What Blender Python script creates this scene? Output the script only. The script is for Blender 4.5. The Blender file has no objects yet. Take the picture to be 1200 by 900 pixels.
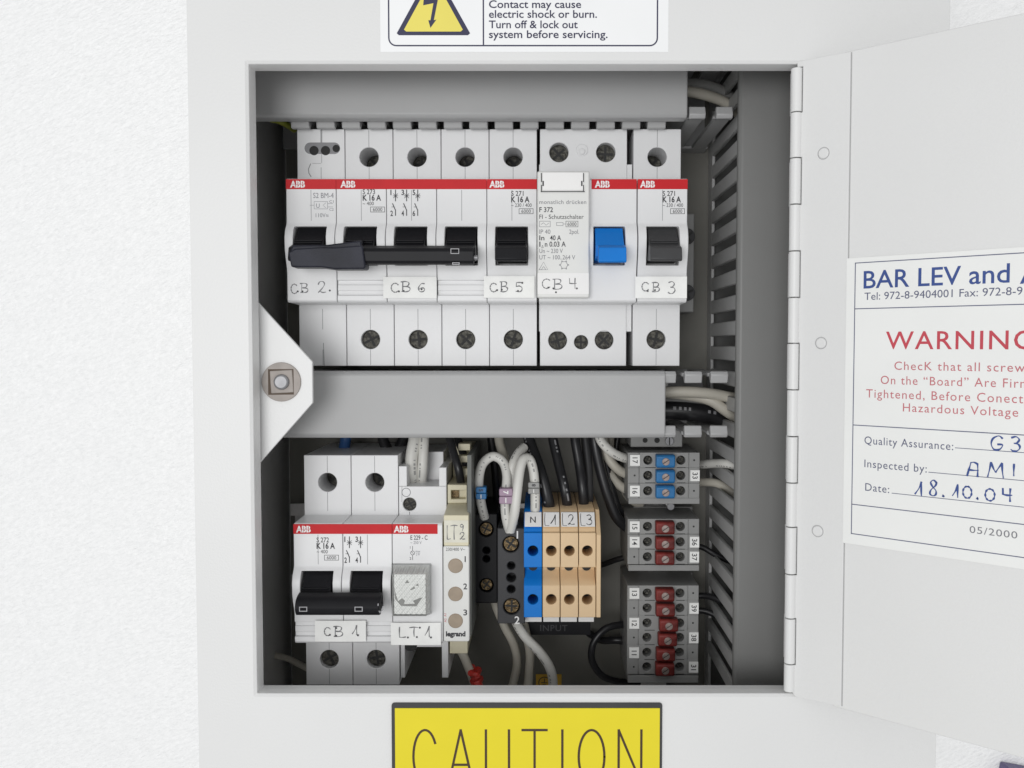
import bpy, bmesh, math, random
from mathutils import Vector
random.seed(7)
scene = bpy.context.scene
COL = scene.collection
S = 0.001                                   # all dimensions below are millimetres

# ------------------------------------------------------------------ camera
PPX = 632.0                                 # the picture is cropped off-centre: column of the optical axis
F = 1050.0; TILT = 0.043; D0 = 290.0        # focal length in px of a 1200 px wide picture, tilt, distance
sT, cT = math.sin(TILT), math.cos(TILT)
CAM = (0.0, D0 * sT, D0 * cT)
cam = bpy.data.objects.new("camera", bpy.data.cameras.new("camera"))
COL.objects.link(cam)
cam.location = [v * S for v in CAM]
cam.rotation_euler = (-TILT, 0, 0)
cam.data.sensor_width = 36.0
cam.data.lens = F / 1200.0 * 36.0
cam.data.shift_x = (600.0 - PPX) / 1200.0
cam.data.clip_start = 0.01
cam.data.clip_end = 50.0
scene.camera = cam

# ------------------------------------------------------------------ light
world = bpy.data.worlds.new("World"); scene.world = world; world.use_nodes = True
bg = world.node_tree.nodes["Background"]
bg.inputs[0].default_value = (0.985, 0.995, 1.0, 1); bg.inputs[1].default_value = 0.625

def area(name, loc, size, power, target=(0, 0, 0), col=(1, 1, 1)):
    l = bpy.data.lights.new(name, "AREA"); l.shape = "DISK"; l.size = size; l.energy = power; l.color = col
    o = bpy.data.objects.new(name, l); COL.objects.link(o); o.location = loc
    o.rotation_euler = (Vector(target) - Vector(loc)).to_track_quat("-Z", "Y").to_euler()
    return o
area("softbox_lamp", (-0.28, 0.0, 1.15), 0.6, 5.5, col=(1.0, 1.0, 1.0))

scene.view_settings.view_transform = "Standard"
scene.view_settings.look = "None"
scene.view_settings.exposure = 0.0
scene.view_settings.gamma = 1.0
scene.cycles.use_denoising = True
scene.cycles.max_bounces = 10

# ------------------------------------------------------------------ materials
def mat(name, col, rough=0.5, var=0.04, vscale=60.0, bump=0.0, bscale=900.0, metal=0.0, spec=0.5, trans=0.0, stretch=None, turn=0.0):
    m = bpy.data.materials.new(name); m.use_nodes = True
    nt = m.node_tree; b = nt.nodes["Principled BSDF"]
    b.inputs["Roughness"].default_value = rough; b.inputs["Metallic"].default_value = metal
    b.inputs["Specular IOR Level"].default_value = spec
    b.inputs["Transmission Weight"].default_value = trans
    tc = nt.nodes.new("ShaderNodeTexCoord"); mp = nt.nodes.new("ShaderNodeMapping")
    nt.links.new(tc.outputs["Object"], mp.inputs[0])
    mp.vector_type = "TEXTURE" if turn else "POINT"
    if turn: mp.inputs["Rotation"].default_value[2] = turn; stretch = [1 / k for k in stretch]
    if stretch: mp.inputs["Scale"].default_value = stretch
    n = nt.nodes.new("ShaderNodeTexNoise"); n.inputs["Scale"].default_value = vscale; n.inputs["Detail"].default_value = 5
    nt.links.new(mp.outputs[0], n.inputs["Vector"])
    r = nt.nodes.new("ShaderNodeValToRGB")
    r.color_ramp.elements[0].position = 0.3; r.color_ramp.elements[1].position = 0.7
    r.color_ramp.elements[0].color = [max(0, c * (1 - var)) for c in col] + [1]
    r.color_ramp.elements[1].color = [min(1, c * (1 + var)) for c in col] + [1]
    nt.links.new(n.outputs[0], r.inputs[0]); nt.links.new(r.outputs[0], b.inputs["Base Color"])
    if bump:
        n2 = nt.nodes.new("ShaderNodeTexNoise"); n2.inputs["Scale"].default_value = bscale; n2.inputs["Detail"].default_value = 3
        nt.links.new(mp.outputs[0], n2.inputs["Vector"])
        bp = nt.nodes.new("ShaderNodeBump"); bp.inputs["Strength"].default_value = bump; bp.inputs["Distance"].default_value = 0.0006
        nt.links.new(n2.outputs[0], bp.inputs["Height"]); nt.links.new(bp.outputs[0], b.inputs["Normal"])
    return m

M = dict(
    paint=mat("cabinet_paint", (0.76, 0.76, 0.755), 0.40, 0.018, 14, 0.12, 1500),
    paint_in=mat("cabinet_inside_paint", (0.76, 0.76, 0.75), 0.5, 0.03, 30),
    plate=mat("mounting_plate_metal", (0.17, 0.165, 0.145), 0.5, 0.12, 40),
    foam=mat("white_foam", (0.965, 0.967, 0.967), 0.36, 0.05, 620, 1.0, 640, stretch=(0.6, 1.5, 1), turn=0.45),
    mcb=mat("light_grey_plastic", (0.785, 0.785, 0.79), 0.38, 0.03, 22, 0.05, 2500),
    mcb_dark=mat("shaded_hole_plastic", (0.16, 0.16, 0.16), 0.6),
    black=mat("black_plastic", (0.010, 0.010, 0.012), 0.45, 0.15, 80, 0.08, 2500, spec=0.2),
    violet_black=mat("bluish_black_plastic", (0.017, 0.018, 0.027), 0.45, 0.45, 90, 0.15, 2000, spec=0.25),
    charcoal=mat("charcoal_plastic", (0.05, 0.05, 0.052), 0.45, 0.1, 80, 0.08, 2000, spec=0.35),
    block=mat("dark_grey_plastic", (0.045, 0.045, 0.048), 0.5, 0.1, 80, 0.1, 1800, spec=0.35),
    red=mat("red_stripe", (0.56, 0.016, 0.022), 0.45, 0.06, 120, spec=0.2),
    white=mat("white_print", (0.85, 0.84, 0.83), 0.5, 0.02),
    paper=mat("white_paper", (0.90, 0.90, 0.88), 0.6, 0.04, 200, 0.1, 1800),
    cream_paper=mat("cream_paper", (0.72, 0.70, 0.60), 0.6, 0.06, 300),
    sticker=mat("white_sticker", (0.91, 0.915, 0.92), 0.35, 0.012, 60),
    door_sticker=mat("off_white_sticker", (0.86, 0.865, 0.85), 0.4, 0.012, 60),
    ink=mat("black_ink", (0.03, 0.03, 0.035), 0.5),
    navy=mat("navy_ink", (0.03, 0.03, 0.075), 0.5),
    blue_ink=mat("blue_ink", (0.035, 0.075, 0.27), 0.5),
    slate_ink=mat("slate_ink", (0.10, 0.11, 0.19), 0.5),
    red_ink=mat("red_ink", (0.55, 0.06, 0.085), 0.5),
    pale_red_ink=mat("pale_red_ink", (0.56, 0.17, 0.19), 0.5),
    grey_ink=mat("grey_ink", (0.20, 0.20, 0.22), 0.5),
    pencil=mat("marker_ink", (0.16, 0.16, 0.17), 0.5, 0.35, 400),
    brown_ink=mat("brown_ink", (0.055, 0.028, 0.008), 0.5),
    yellow=mat("yellow_sign", (0.80, 0.68, 0.03), 0.42, 0.02, 60, spec=0.25),
    amber=mat("amber_sticker", (0.70, 0.42, 0.05), 0.45, 0.05, 200),
    yellow2=mat("pale_yellow", (0.83, 0.72, 0.13), 0.4, 0.02, 60),
    seam=mat("seam_grey", (0.27, 0.27, 0.28), 0.6),
    blue=mat("blue_plastic", (0.006, 0.185, 0.62), 0.42, 0.06, 80, 0.05, 2000, spec=0.25),
    blue_cover=mat("blue_cover_plastic", (0.03, 0.17, 0.40), 0.35, 0.15, 200, spec=0.3),
    red_cover=mat("red_cover_plastic", (0.15, 0.020, 0.017), 0.45, 0.45, 250, 0.3, 900, spec=0.3),
    duct=mat("duct_grey_plastic", (0.40, 0.40, 0.40), 0.45, 0.02, 50, 0.06, 2200),
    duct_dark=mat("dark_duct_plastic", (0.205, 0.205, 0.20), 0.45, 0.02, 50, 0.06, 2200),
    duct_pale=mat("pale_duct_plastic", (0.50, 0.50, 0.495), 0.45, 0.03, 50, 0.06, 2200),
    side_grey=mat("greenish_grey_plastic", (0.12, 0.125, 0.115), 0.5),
    term=mat("terminal_grey_plastic", (0.28, 0.28, 0.275), 0.5, 0.04, 80, 0.08, 2000),
    beige=mat("beige_plastic", (0.72, 0.52, 0.31), 0.48, 0.03, 80, 0.06, 2000),
    cream=mat("cream_plastic", (0.68, 0.63, 0.46), 0.48, 0.04, 80, 0.06, 2000),
    ivory=mat("ivory_plastic", (0.74, 0.74, 0.72), 0.42, 0.02, 80),
    brown_lens=mat("smoky_brown_lens", (0.33, 0.26, 0.19), 0.35, 0.08, 300),
    wire_white=mat("white_cable", (0.72, 0.71, 0.67), 0.42, 0.04, 100),
    wire_cream=mat("cream_cable", (0.55, 0.52, 0.45), 0.45, 0.05, 100),
    wire_black=mat("black_cable", (0.018, 0.018, 0.02), 0.33, 0.1, 100),
    wire_blue=mat("blue_cable", (0.03, 0.10, 0.28), 0.4),
    wire_green=mat("yellow_green_cable", (0.35, 0.38, 0.05), 0.4),
    red_wrap=mat("red_wrap", (0.55, 0.04, 0.03), 0.35, 0.25, 300, 0.8, 700),
    steel=mat("zinc_steel", (0.62, 0.61, 0.60), 0.3, 0.1, 300, metal=1.0),
    dull_zinc=mat("dull_zinc", (0.27, 0.27, 0.28), 0.42, 0.15, 300, metal=0.5),
    engraved=mat("engraved_grey", (0.045, 0.045, 0.05), 0.5),
    edge_line=mat("edge_line_grey", (0.42, 0.42, 0.42), 0.6),
    cover_metal=mat("cover_screw_metal", (0.30, 0.24, 0.22), 0.4, 0.3, 600, metal=0.5),
    lock=mat("nickel_lock", (0.37, 0.335, 0.31), 0.6, 0.08, 300, metal=0.15, spec=0.3),
    dull_steel=mat("dull_screw_steel", (0.075, 0.072, 0.062), 0.45, 0.7, 700, 0.8, 1200, metal=0.6),
    brass=mat("tarnished_brass", (0.105, 0.075, 0.04), 0.4, 0.7, 700, 0.5, 900, metal=0.9),
    dark=mat("dark_opening", (0.02, 0.02, 0.02), 0.7),
    mauve=mat("mauve_plastic", (0.36, 0.25, 0.34), 0.45),
    tag_grey=mat("grey_tag_plastic", (0.33, 0.33, 0.32), 0.45),
    violet=mat("violet_plastic", (0.10, 0.08, 0.19), 0.4),
    lens=mat("clear_lens", (0.95, 0.96, 0.95), 0.08, 0.0),
    lamp_white=mat("lamp_reflector", (0.90, 0.905, 0.885), 0.35, 0.05, 200),
    lamp_grey=mat("lamp_grey", (0.24, 0.24, 0.23), 0.4, 0.15, 200),
)
def clear(m):                                # thin clear plastic: see-through with a gloss
    nt = m.node_tree; b = nt.nodes["Principled BSDF"]; out = nt.nodes["Material Output"]
    t = nt.nodes.new("ShaderNodeBsdfTransparent"); t.inputs[0].default_value = (0.985, 0.99, 0.985, 1)
    g_ = nt.nodes.new("ShaderNodeBsdfGlossy"); g_.inputs["Roughness"].default_value = 0.12
    f = nt.nodes.new("ShaderNodeFresnel"); f.inputs[0].default_value = 1.17
    mx = nt.nodes.new("ShaderNodeMixShader"); nt.links.new(f.outputs[0], mx.inputs[0]); nt.links.new(t.outputs[0], mx.inputs[1])
    nt.links.new(g_.outputs[0], mx.inputs[2]); nt.links.new(mx.outputs[0], out.inputs[0])
clear(M["lens"])
def specks(m, col):                          # sparse little chips and dirt spots
    nt = m.node_tree; b = nt.nodes["Principled BSDF"]; base = b.inputs["Base Color"].links[0].from_socket
    tc = nt.nodes.new("ShaderNodeTexCoord"); v = nt.nodes.new("ShaderNodeTexVoronoi"); v.inputs["Scale"].default_value = 26
    nz = nt.nodes.new("ShaderNodeTexNoise"); nz.inputs["Scale"].default_value = 900
    ad = nt.nodes.new("ShaderNodeVectorMath"); ad.operation = "MULTIPLY_ADD"; ad.inputs[1].default_value = (0.003, 0.0015, 0)
    nt.links.new(tc.outputs["Object"], nz.inputs["Vector"]); nt.links.new(nz.outputs["Color"], ad.inputs[0]); nt.links.new(tc.outputs["Object"], ad.inputs[2])
    nt.links.new(ad.outputs[0], v.inputs["Vector"])
    lt = nt.nodes.new("ShaderNodeMath"); lt.operation = "LESS_THAN"; lt.inputs[1].default_value = 0.022; nt.links.new(v.outputs["Distance"], lt.inputs[0])
    sp = nt.nodes.new("ShaderNodeSeparateColor"); nt.links.new(v.outputs["Color"], sp.inputs[0])
    gt = nt.nodes.new("ShaderNodeMath"); gt.operation = "GREATER_THAN"; gt.inputs[1].default_value = 0.72; nt.links.new(sp.outputs[0], gt.inputs[0])
    mu = nt.nodes.new("ShaderNodeMath"); mu.operation = "MULTIPLY"; nt.links.new(lt.outputs[0], mu.inputs[0]); nt.links.new(gt.outputs[0], mu.inputs[1])
    mx = nt.nodes.new("ShaderNodeMixRGB"); mx.inputs[2].default_value = (*col, 1); nt.links.new(mu.outputs[0], mx.inputs[0])
    nt.links.new(base, mx.inputs[1]); nt.links.new(mx.outputs[0], b.inputs["Base Color"])
specks(M["paint"], (0.35, 0.34, 0.33))
def crosshatch(m, scale, dist):
    nt = m.node_tree; b = nt.nodes["Principled BSDF"]
    tc = nt.nodes.new("ShaderNodeTexCoord"); hs = []
    for ang in (40, -40):
        mp = nt.nodes.new("ShaderNodeMapping"); mp.inputs["Rotation"].default_value[2] = math.radians(ang)
        w = nt.nodes.new("ShaderNodeTexWave"); w.inputs["Scale"].default_value = scale
        nt.links.new(tc.outputs["Object"], mp.inputs[0]); nt.links.new(mp.outputs[0], w.inputs[0]); hs.append(w)
    a = nt.nodes.new("ShaderNodeMath"); a.operation = "ADD"
    nt.links.new(hs[0].outputs[1], a.inputs[0]); nt.links.new(hs[1].outputs[1], a.inputs[1])
    bp = nt.nodes.new("ShaderNodeBump"); bp.inputs["Strength"].default_value = 1.0; bp.inputs["Distance"].default_value = dist
    nt.links.new(a.outputs[0], bp.inputs["Height"]); nt.links.new(bp.outputs[0], b.inputs["Normal"])
crosshatch(M["lamp_white"], 230, 0.0003)

# ------------------------------------------------------------------ projection helpers
def ray(px, py):
    a = (px - PPX) / F; b = (450 - py) / F
    return (a, b * cT - sT, -b * sT - cT)
def P(px, py, z):                           # picture point -> x, y on the level z (mm)
    d = ray(px, py); t = (z - CAM[2]) / d[2]
    return (CAM[0] + t * d[0], CAM[1] + t * d[1])
def P3(px, py, z): return P(px, py, z) + (z,)
HX, PHI = 83.6, math.radians(41)            # hinge line and how far the door stands off the front
def PD(px, py):                             # picture point -> u, v on the open door
    d = ray(px, py); n = (-math.sin(PHI), 0, math.cos(PHI))
    t = ((HX - CAM[0]) * n[0] + (0 - CAM[2]) * n[2]) / (d[0] * n[0] + d[2] * n[2])
    X = [CAM[i] + t * d[i] for i in range(3)]
    return ((X[0] - HX) / math.cos(PHI), X[1])
def door_frame(p):
    u, v, w = p
    return (HX + u * math.cos(PHI) - w * math.sin(PHI), v, u * math.sin(PHI) + w * math.cos(PHI))

# ------------------------------------------------------------------ text and strokes
_tc = {}
def text2d(s, bold=0.0, spacing=1.0):
    k = (s, bold, spacing)
    if k not in _tc:
        c = bpy.data.curves.new("t", "FONT"); c.body = s; c.size = 1; c.offset = bold; c.resolution_u = 3
        c.fill_mode = "FRONT"; c.space_character = spacing
        o = bpy.data.objects.new("t", c)
        me = bpy.data.meshes.new_from_object(o)
        _tc[k] = ([tuple(v.co[:2]) for v in me.vertices], [tuple(p.vertices) for p in me.polygons])
        bpy.data.objects.remove(o); bpy.data.curves.remove(c); bpy.data.meshes.remove(me)
    return _tc[k]
CAPH = max(y for x, y in text2d("H")[0])
def arc(cx, cy, rx, ry, a0, a1, n=18):
    return [(cx + rx * math.cos(math.radians(a0 + (a1 - a0) * i / n)), cy + ry * math.sin(math.radians(a0 + (a1 - a0) * i / n))) for i in range(n + 1)]
GL = {
    "C": [arc(.55, .5, .42, .5, 40, 320)],
    "B": [[(.15, .02), (.17, .98)], [(.0, .97), (.45, 1), (.75, .9), (.72, .66), (.5, .54), (.25, .52)], [(.27, .5), (.7, .48), (.88, .3), (.75, .08), (.4, 0), (.05, .03)]],
    "1": [[(.12, .12), (.5, .55), (.72, 1.0)], [(.74, 1.0), (.72, .5), (.75, .0)]],
    "2": [[(.1, .75), (.25, .97), (.6, 1), (.75, .78), (.6, .5), (.3, .2), (.08, .04)], [(.1, .03), (.3, .1), (.55, .02), (.9, .06)]],
    "3": [[(.15, .92), (.5, 1), (.75, .82), (.6, .6), (.35, .54)], [(.37, .53), (.7, .48), (.82, .25), (.6, .03), (.3, 0), (.1, .1)]],
    "4": [[(.12, .98), (.14, .52)], [(.13, .5), (.5, .47), (.85, .5)], [(.72, 1), (.7, .5), (.72, .0)]],
    "5": [[(.2, .98), (.18, .55)], [(.2, .98), (.5, 1), (.85, .97)], [(.19, .56), (.5, .62), (.78, .45), (.75, .15), (.5, .0), (.15, .05)]],
    "6": [[(.75, .95), (.45, .95), (.2, .65), (.12, .3), (.3, .03), (.6, .03), (.78, .25), (.65, .45), (.4, .45), (.2, .3)]],
    "8": [[(.75, .85), (.5, 1), (.25, .85), (.4, .6), (.7, .35), (.7, .1), (.45, 0), (.2, .12), (.3, .38), (.65, .65), (.76, .86)]],
    "0": [arc(.5, .5, .4, .48, 80, 442)],
    "L": [[(.2, 1), (.18, .5), (.2, .03)], [(.2, .02), (.5, .0), (.85, .04)]],
    "T": [[(.0, .95), (.5, 1), (1, .97)], [(.55, .97), (.5, .5), (.53, 0)]],
    "A": [[(.02, 0), (.2, .6), (.3, .95)], [(.3, .96), (.55, 1), (.82, .9)], [(.83, .9), (.86, .5), (.85, 0)], [(.1, .45), (.5, .42), (.9, .45)]],
    "M": [[(.02, 0), (.12, .5), (.2, 1)], [(.21, 1), (.35, .6), (.48, .35)], [(.49, .35), (.65, .65), (.85, 1)], [(.86, 1), (.88, .5), (.95, 0)]],
    "I": [[(.5, 1), (.48, .5), (.5, 0)]],
    "G": [[(.85, .85), (.6, 1), (.2, .8), (.08, .4), (.3, .05), (.7, .1), (.88, .4), (.55, .42)]],
    ".": [arc(.3, .03, .06, .05, 0, 360, 8)],
    "9": [[(.8, .8), (.5, 1), (.2, .85), (.25, .6), (.6, .6), (.8, .85), (.75, .4), (.6, .0)]],
}
PL = {  # plain engraved capitals
    "C": [arc(.5, .5, .46, .5, 30, 330, 28)],
    "A": [[(.0, 0), (.5, 1)], [(.5, 1), (1, 0)], [(.17, .35), (.83, .35)]],
    "U": [[(.02, 1), (.02, .28)] , arc(.5, .28, .48, .28, 180, 360, 16), [(.98, .28), (.98, 1)]],
    "T": [[(0, 1), (1, 1)], [(.5, .99), (.5, 0)]],
    "I": [[(.5, 1), (.5, 0)]],
    "O": [arc(.5, .5, .48, .5, 0, 360, 36)],
    "N": [[(.03, 0), (.03, 1)], [(.03, 1), (.97, 0)], [(.97, 0), (.97, 1)]],
}
def smooth(pts, n=5):
    if len(pts) < 3: return pts
    out = []
    q = [pts[0]] + list(pts) + [pts[-1]]
    for i in range(1, len(q) - 2):
        a, b, c, d = (Vector(q[i + k]) for k in (-1, 0, 1, 2))
        for j in range(n):
            t = j / n
            out.append(tuple(0.5 * ((2 * b) + (c - a) * t + (2 * a - 5 * b + 4 * c - d) * t * t + (3 * b - a - 3 * c + d) * t ** 3)))
    out.append(tuple(pts[-1]))
    return out

# ------------------------------------------------------------------ mesh builder (world mm)
class MB:
    def __init__(self, fr=None): self.v = []; self.f = []; self.m = []; self.fr = fr
    def add(self, vs, fs, m=0):
        b = len(self.v); self.v += [self.fr(p) if self.fr else tuple(p) for p in vs]
        self.f += [tuple(b + i for i in f) for f in fs]; self.m += [m] * len(fs); return self
    def box(self, x0, x1, y0, y1, z0, z1, m=0):
        vs = [(x, y, z) for x in (x0, x1) for y in (y0, y1) for z in (z0, z1)]
        return self.add(vs, [(0, 1, 3, 2), (4, 6, 7, 5), (0, 4, 5, 1), (2, 3, 7, 6), (0, 2, 6, 4), (1, 5, 7, 3)], m)
    def loft(self, a, b, m=0):              # two matching loops with caps
        n = len(a)
        return self.add(list(a) + list(b), [tuple(range(n))[::-1], tuple(range(n, 2 * n))] + [(i, (i + 1) % n, n + (i + 1) % n, n + i) for i in range(n)], m)
    def prism_x(self, prof, x0, x1, m=0): return self.loft([(x0, y, z) for y, z in prof], [(x1, y, z) for y, z in prof], m)
    def prism_y(self, prof, y0, y1, m=0): return self.loft([(x, y0, z) for x, z in prof], [(x, y1, z) for x, z in prof], m)
    def poly(self, pts, z0, z1, m=0): return self.loft([(x, y, z0) for x, y in pts], [(x, y, z1) for x, y in pts], m)
    def cyl(self, cx, cy, z0, z1, r, n=28, m=0, r1=None):
        r1 = r if r1 is None else r1
        c = [(math.cos(2 * math.pi * i / n), math.sin(2 * math.pi * i / n)) for i in range(n)]
        return self.loft([(cx + r * a, cy + r * b, z0) for a, b in c], [(cx + r1 * a, cy + r1 * b, z1) for a, b in c], m)
    def cylx(self, x0, x1, cy, cz, ry, rz=None, n=24, m=0):
        rz = ry if rz is None else rz
        return self.prism_x([(cy + ry * math.cos(2 * math.pi * i / n), cz + rz * math.sin(2 * math.pi * i / n)) for i in range(n)], x0, x1, m)
    def cyly(self, y0, y1, cx, cz, r, n=20, m=0):
        return self.prism_y([(cx + r * math.cos(2 * math.pi * i / n), cz + r * math.sin(2 * math.pi * i / n)) for i in range(n)], y0, y1, m)
    def flat(self, pts, z, m=0): return self.add([(x, y, z) for x, y in pts], [tuple(range(len(pts)))], m)
    def rect(self, x0, x1, y0, y1, z, m=0): return self.flat([(x0, y0), (x1, y0), (x1, y1), (x0, y1)], z, m)
    def disc(self, cx, cy, z, r, m=0, n=28): return self.flat([(cx + r * math.cos(2 * math.pi * i / n), cy + r * math.sin(2 * math.pi * i / n)) for i in range(n)], z, m)
    def tube(self, pts, r, m=0, n=12, sub=8, flat=1.0):
        pts = [Vector(p) for p in smooth([tuple(p) for p in pts], sub)]
        vs = []; up = Vector((0, 0, 1)); k = len(pts)
        t0 = (pts[1] - pts[0]).normalized()
        nrm = up.cross(t0)
        if nrm.length < 1e-4: nrm = Vector((1, 0, 0))
        nrm.normalize()
        for i, p in enumerate(pts):
            t = (pts[min(i + 1, k - 1)] - pts[max(i - 1, 0)]).normalized()
            nrm = (nrm - t * nrm.dot(t)).normalized(); bn = t.cross(nrm)
            for j in range(n):
                a = 2 * math.pi * j / n
                vs.append(tuple(p + nrm * (r * math.cos(a)) + bn * (r * flat * math.sin(a))))
        fs = [(i * n + j, i * n + (j + 1) % n, (i + 1) * n + (j + 1) % n, (i + 1) * n + j) for i in range(k - 1) for j in range(n)]
        fs += [tuple(range(n))[::-1], tuple(range((k - 1) * n, k * n))]
        return self.add(vs, fs, m)
    def ribbon(self, pts, w0, z, m=0, uneven=0.0):
        pts = [Vector(p[:2]) for p in pts]; L = []; R = []; k = len(pts); ph = random.uniform(0, 6)
        for i in range(k):
            t = pts[min(i + 1, k - 1)] - pts[max(i - 1, 0)]
            if t.length < 1e-9: t = Vector((1, 0))
            w = w0 * (1 + uneven * math.sin(ph + i * .55)); t.normalize(); nn = Vector((-t.y, t.x)) * (w / 2)
            e = t * (w / 2) * (-1 if i == 0 else (1 if i == k - 1 else 0))
            L.append(pts[i] + nn + e * .6); R.append(pts[i] - nn + e * .6)
        vs = [(p.x, p.y, z) for p in L] + [(p.x, p.y, z) for p in R]
        return self.add(vs, [(i, k + i, k + i + 1, i + 1) for i in range(k - 1)], m)
    def text(self, s, x0, x1, y, h, z, m=0, bold=0.0, spacing=1.0, rot=None):
        vs, fs = text2d(s, bold, spacing)
        a = min(p[0] for p in vs); b = max(p[0] for p in vs)
        if x1 is None: kx = h / CAPH
        else: kx = (x1 - x0) / (b - a)
        ky = h / CAPH
        out = [((p[0] - a) * kx, p[1] * ky) for p in vs]
        if rot is not None:                 # rot: quarter turns about the anchor, the anchor being the text's centre
            cx = (b - a) * kx / 2; cy = h / 2; r = math.radians(rot); c, s_ = math.cos(r), math.sin(r)
            out = [((p[0] - cx) * c - (p[1] - cy) * s_, (p[0] - cx) * s_ + (p[1] - cy) * c) for p in out]
        return self.add([(x0 + p[0], y + p[1], z) for p in out], fs, m)
    def hand(self, glyphs, w, z, m=0, table=GL, curvy=True):     # glyphs: (char, x0, x1, y0, y1)
        k = 0
        for ch, x0, x1, y0, y1 in glyphs:
            for st in table[ch]:
                q = [(x0 + a * (x1 - x0), y0 + b * (y1 - y0)) for a, b in st]
                self.ribbon(smooth(q, 5) if curvy else q, w, z + 0.012 * (k % 4), m, 0.38 if curvy else 0.0); k += 1
        return self
    def mesh_in(self, me, m=None):
        self_fr = self.fr; self.fr = None
        b = len(self.v); self.v += [tuple(v.co) for v in me.vertices]
        for p in me.polygons:
            self.f.append(tuple(b + i for i in p.vertices)); self.m.append(p.material_index if m is None else m)
        self.fr = self_fr; return self
    def mesh(self, name, org=(0, 0, 0), scale=1.0, clean=True):
        me = bpy.data.meshes.new(name)
        me.from_pydata([tuple((p[i] - org[i]) * scale for i in range(3)) for p in self.v], [], self.f)
        me.polygons.foreach_set("material_index", self.m)
        if clean:
            bm = bmesh.new(); bm.from_mesh(me); bmesh.ops.recalc_face_normals(bm, faces=bm.faces); bm.to_mesh(me); bm.free()
        me.update(); return me
    def build(self, name, mats, parent=None, bevel=0.0, seg=2, sharp=32):
        if parent is not None: org = parent["_org"]
        else:
            xs = [p[0] for p in self.v]; ys = [p[1] for p in self.v]; zs = [p[2] for p in self.v]
            org = ((min(xs) + max(xs)) / 2, (min(ys) + max(ys)) / 2, min(zs))
        me = self.mesh(name, org, S)
        for k in ([mats] if isinstance(mats, str) else mats): me.materials.append(M[k])
        me.polygons.foreach_set("use_smooth", [True] * len(me.polygons)); me.set_sharp_from_angle(angle=math.radians(sharp))
        o = bpy.data.objects.new(name, me); COL.objects.link(o)
        if parent is not None:
            o.parent = parent
            o["_org"] = list(parent["_org"])
        else: o.location = [c * S for c in org]; o["_org"] = list(org)
        if bevel:
            b = o.modifiers.new("soft_edges", "BEVEL"); b.width = bevel * S; b.segments = seg; b.limit_method = "ANGLE"
            b.angle_limit = math.radians(40); b.use_clamp_overlap = False; b.harden_normals = False
        return o
def cut(solid, cutter, m=None):             # solid minus cutter, both MB, as a plain mesh
    a = bpy.data.objects.new("a", solid.mesh("a")); b = bpy.data.objects.new("b", cutter.mesh("b"))
    COL.objects.link(a); COL.objects.link(b)
    for o in (a, b):
        for k in range(max(max(solid.m), max(cutter.m)) + 1): o.data.materials.append(list(M.values())[k])
    md = a.modifiers.new("c", "BOOLEAN"); md.operation = "DIFFERENCE"; md.object = b; md.solver = "EXACT"; md.use_self = len(cutter.f) > 60
    bpy.context.view_layer.update()
    me = bpy.data.meshes.new_from_object(a.evaluated_get(bpy.context.evaluated_depsgraph_get()))
    bpy.data.objects.remove(a); bpy.data.objects.remove(b)
    out = MB(); out.mesh_in(me, m); return out
def join(*mbs):
    r = MB()
    for a in mbs:
        b = len(r.v); r.v += a.v; r.f += [tuple(b + i for i in f) for f in a.f]; r.m += a.m
    return r
def thing(name, label, cat, org, group=None):
    o = bpy.data.objects.new(name, None); COL.objects.link(o)
    o.location = [c * S for c in org]; o.empty_display_size = 0.01
    o["_org"] = list(org); tag(o, label, cat, group); return o
def tag(o, label, cat, group=None):
    o["label"] = label; o["category"] = cat
    if group: o["group"] = group
    return o
def rrect(x0, x1, y0, y1, r, n=6):
    out = []
    for cx, cy, a in ((x1 - r, y1 - r, 0), (x0 + r, y1 - r, 90), (x0 + r, y0 + r, 180), (x1 - r, y0 + r, 270)):
        out += [(cx + r * math.cos(math.radians(a + 90 * i / n)), cy + r * math.sin(math.radians(a + 90 * i / n))) for i in range(n + 1)]
    return out

def ring(mb, outer, w_, z, m):
    cx = sum(p[0] for p in outer) / len(outer); n = len(outer); inner = []
    for i in range(n):
        t = (Vector(outer[(i + 1) % n]) - Vector(outer[i - 1])).normalized(); nn = Vector((-t.y, t.x))
        inner.append((outer[i][0] + nn.x * w_, outer[i][1] + nn.y * w_))
    mb.add([(x, y, z) for x, y in outer] + [(x, y, z) for x, y in inner], [(i, (i + 1) % n, n + (i + 1) % n, n + i) for i in range(n)], m)
#==SETTING==
g = MB().box(-700, 800, -600, 600, -126, -106)
o = g.build("ground", "foam"); o["kind"] = "structure"; o["label"] = "white grainy foam sheet under the cabinet"

# ------------------------------------------------------------------ the cabinet
FX0, FX1, FY0, FY1 = -112.2, 130.7, -152, 150       # outside of the box
OX0, OX1, OY0, OY1 = -93.9, 85.1, -102.9, 103.2      # opening in the front
cab = thing("electrical_cabinet", "open pale grey steel cabinet with its hinged door swung back over white foam", "electrical cabinet", (9, 0, -106))
fr = MB()
a = [(FX0, FY0), (FX1, FY0), (FX1, FY1), (FX0, FY1)]; b = [(OX0, OY0), (OX1, OY0), (OX1, OY1), (OX0, OY1)]
lip = 0.7
lip = 1.15
c_ = [(OX0 + lip, OY0 + lip), (OX1 - lip, OY0 + lip), (OX1 - lip, OY1 - lip), (OX0 + lip, OY1 - lip)]
d_ = [(x0_ + (1.3 if x0_ < 0 else -1.3), y0_ + (1.3 if y0_ < 0 else -1.3)) for x0_, y0_ in b]
def ringfaces(i, j): return [(i + k, i + (k + 1) % 4, j + (k + 1) % 4, j + k) for k in range(4)]
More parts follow.
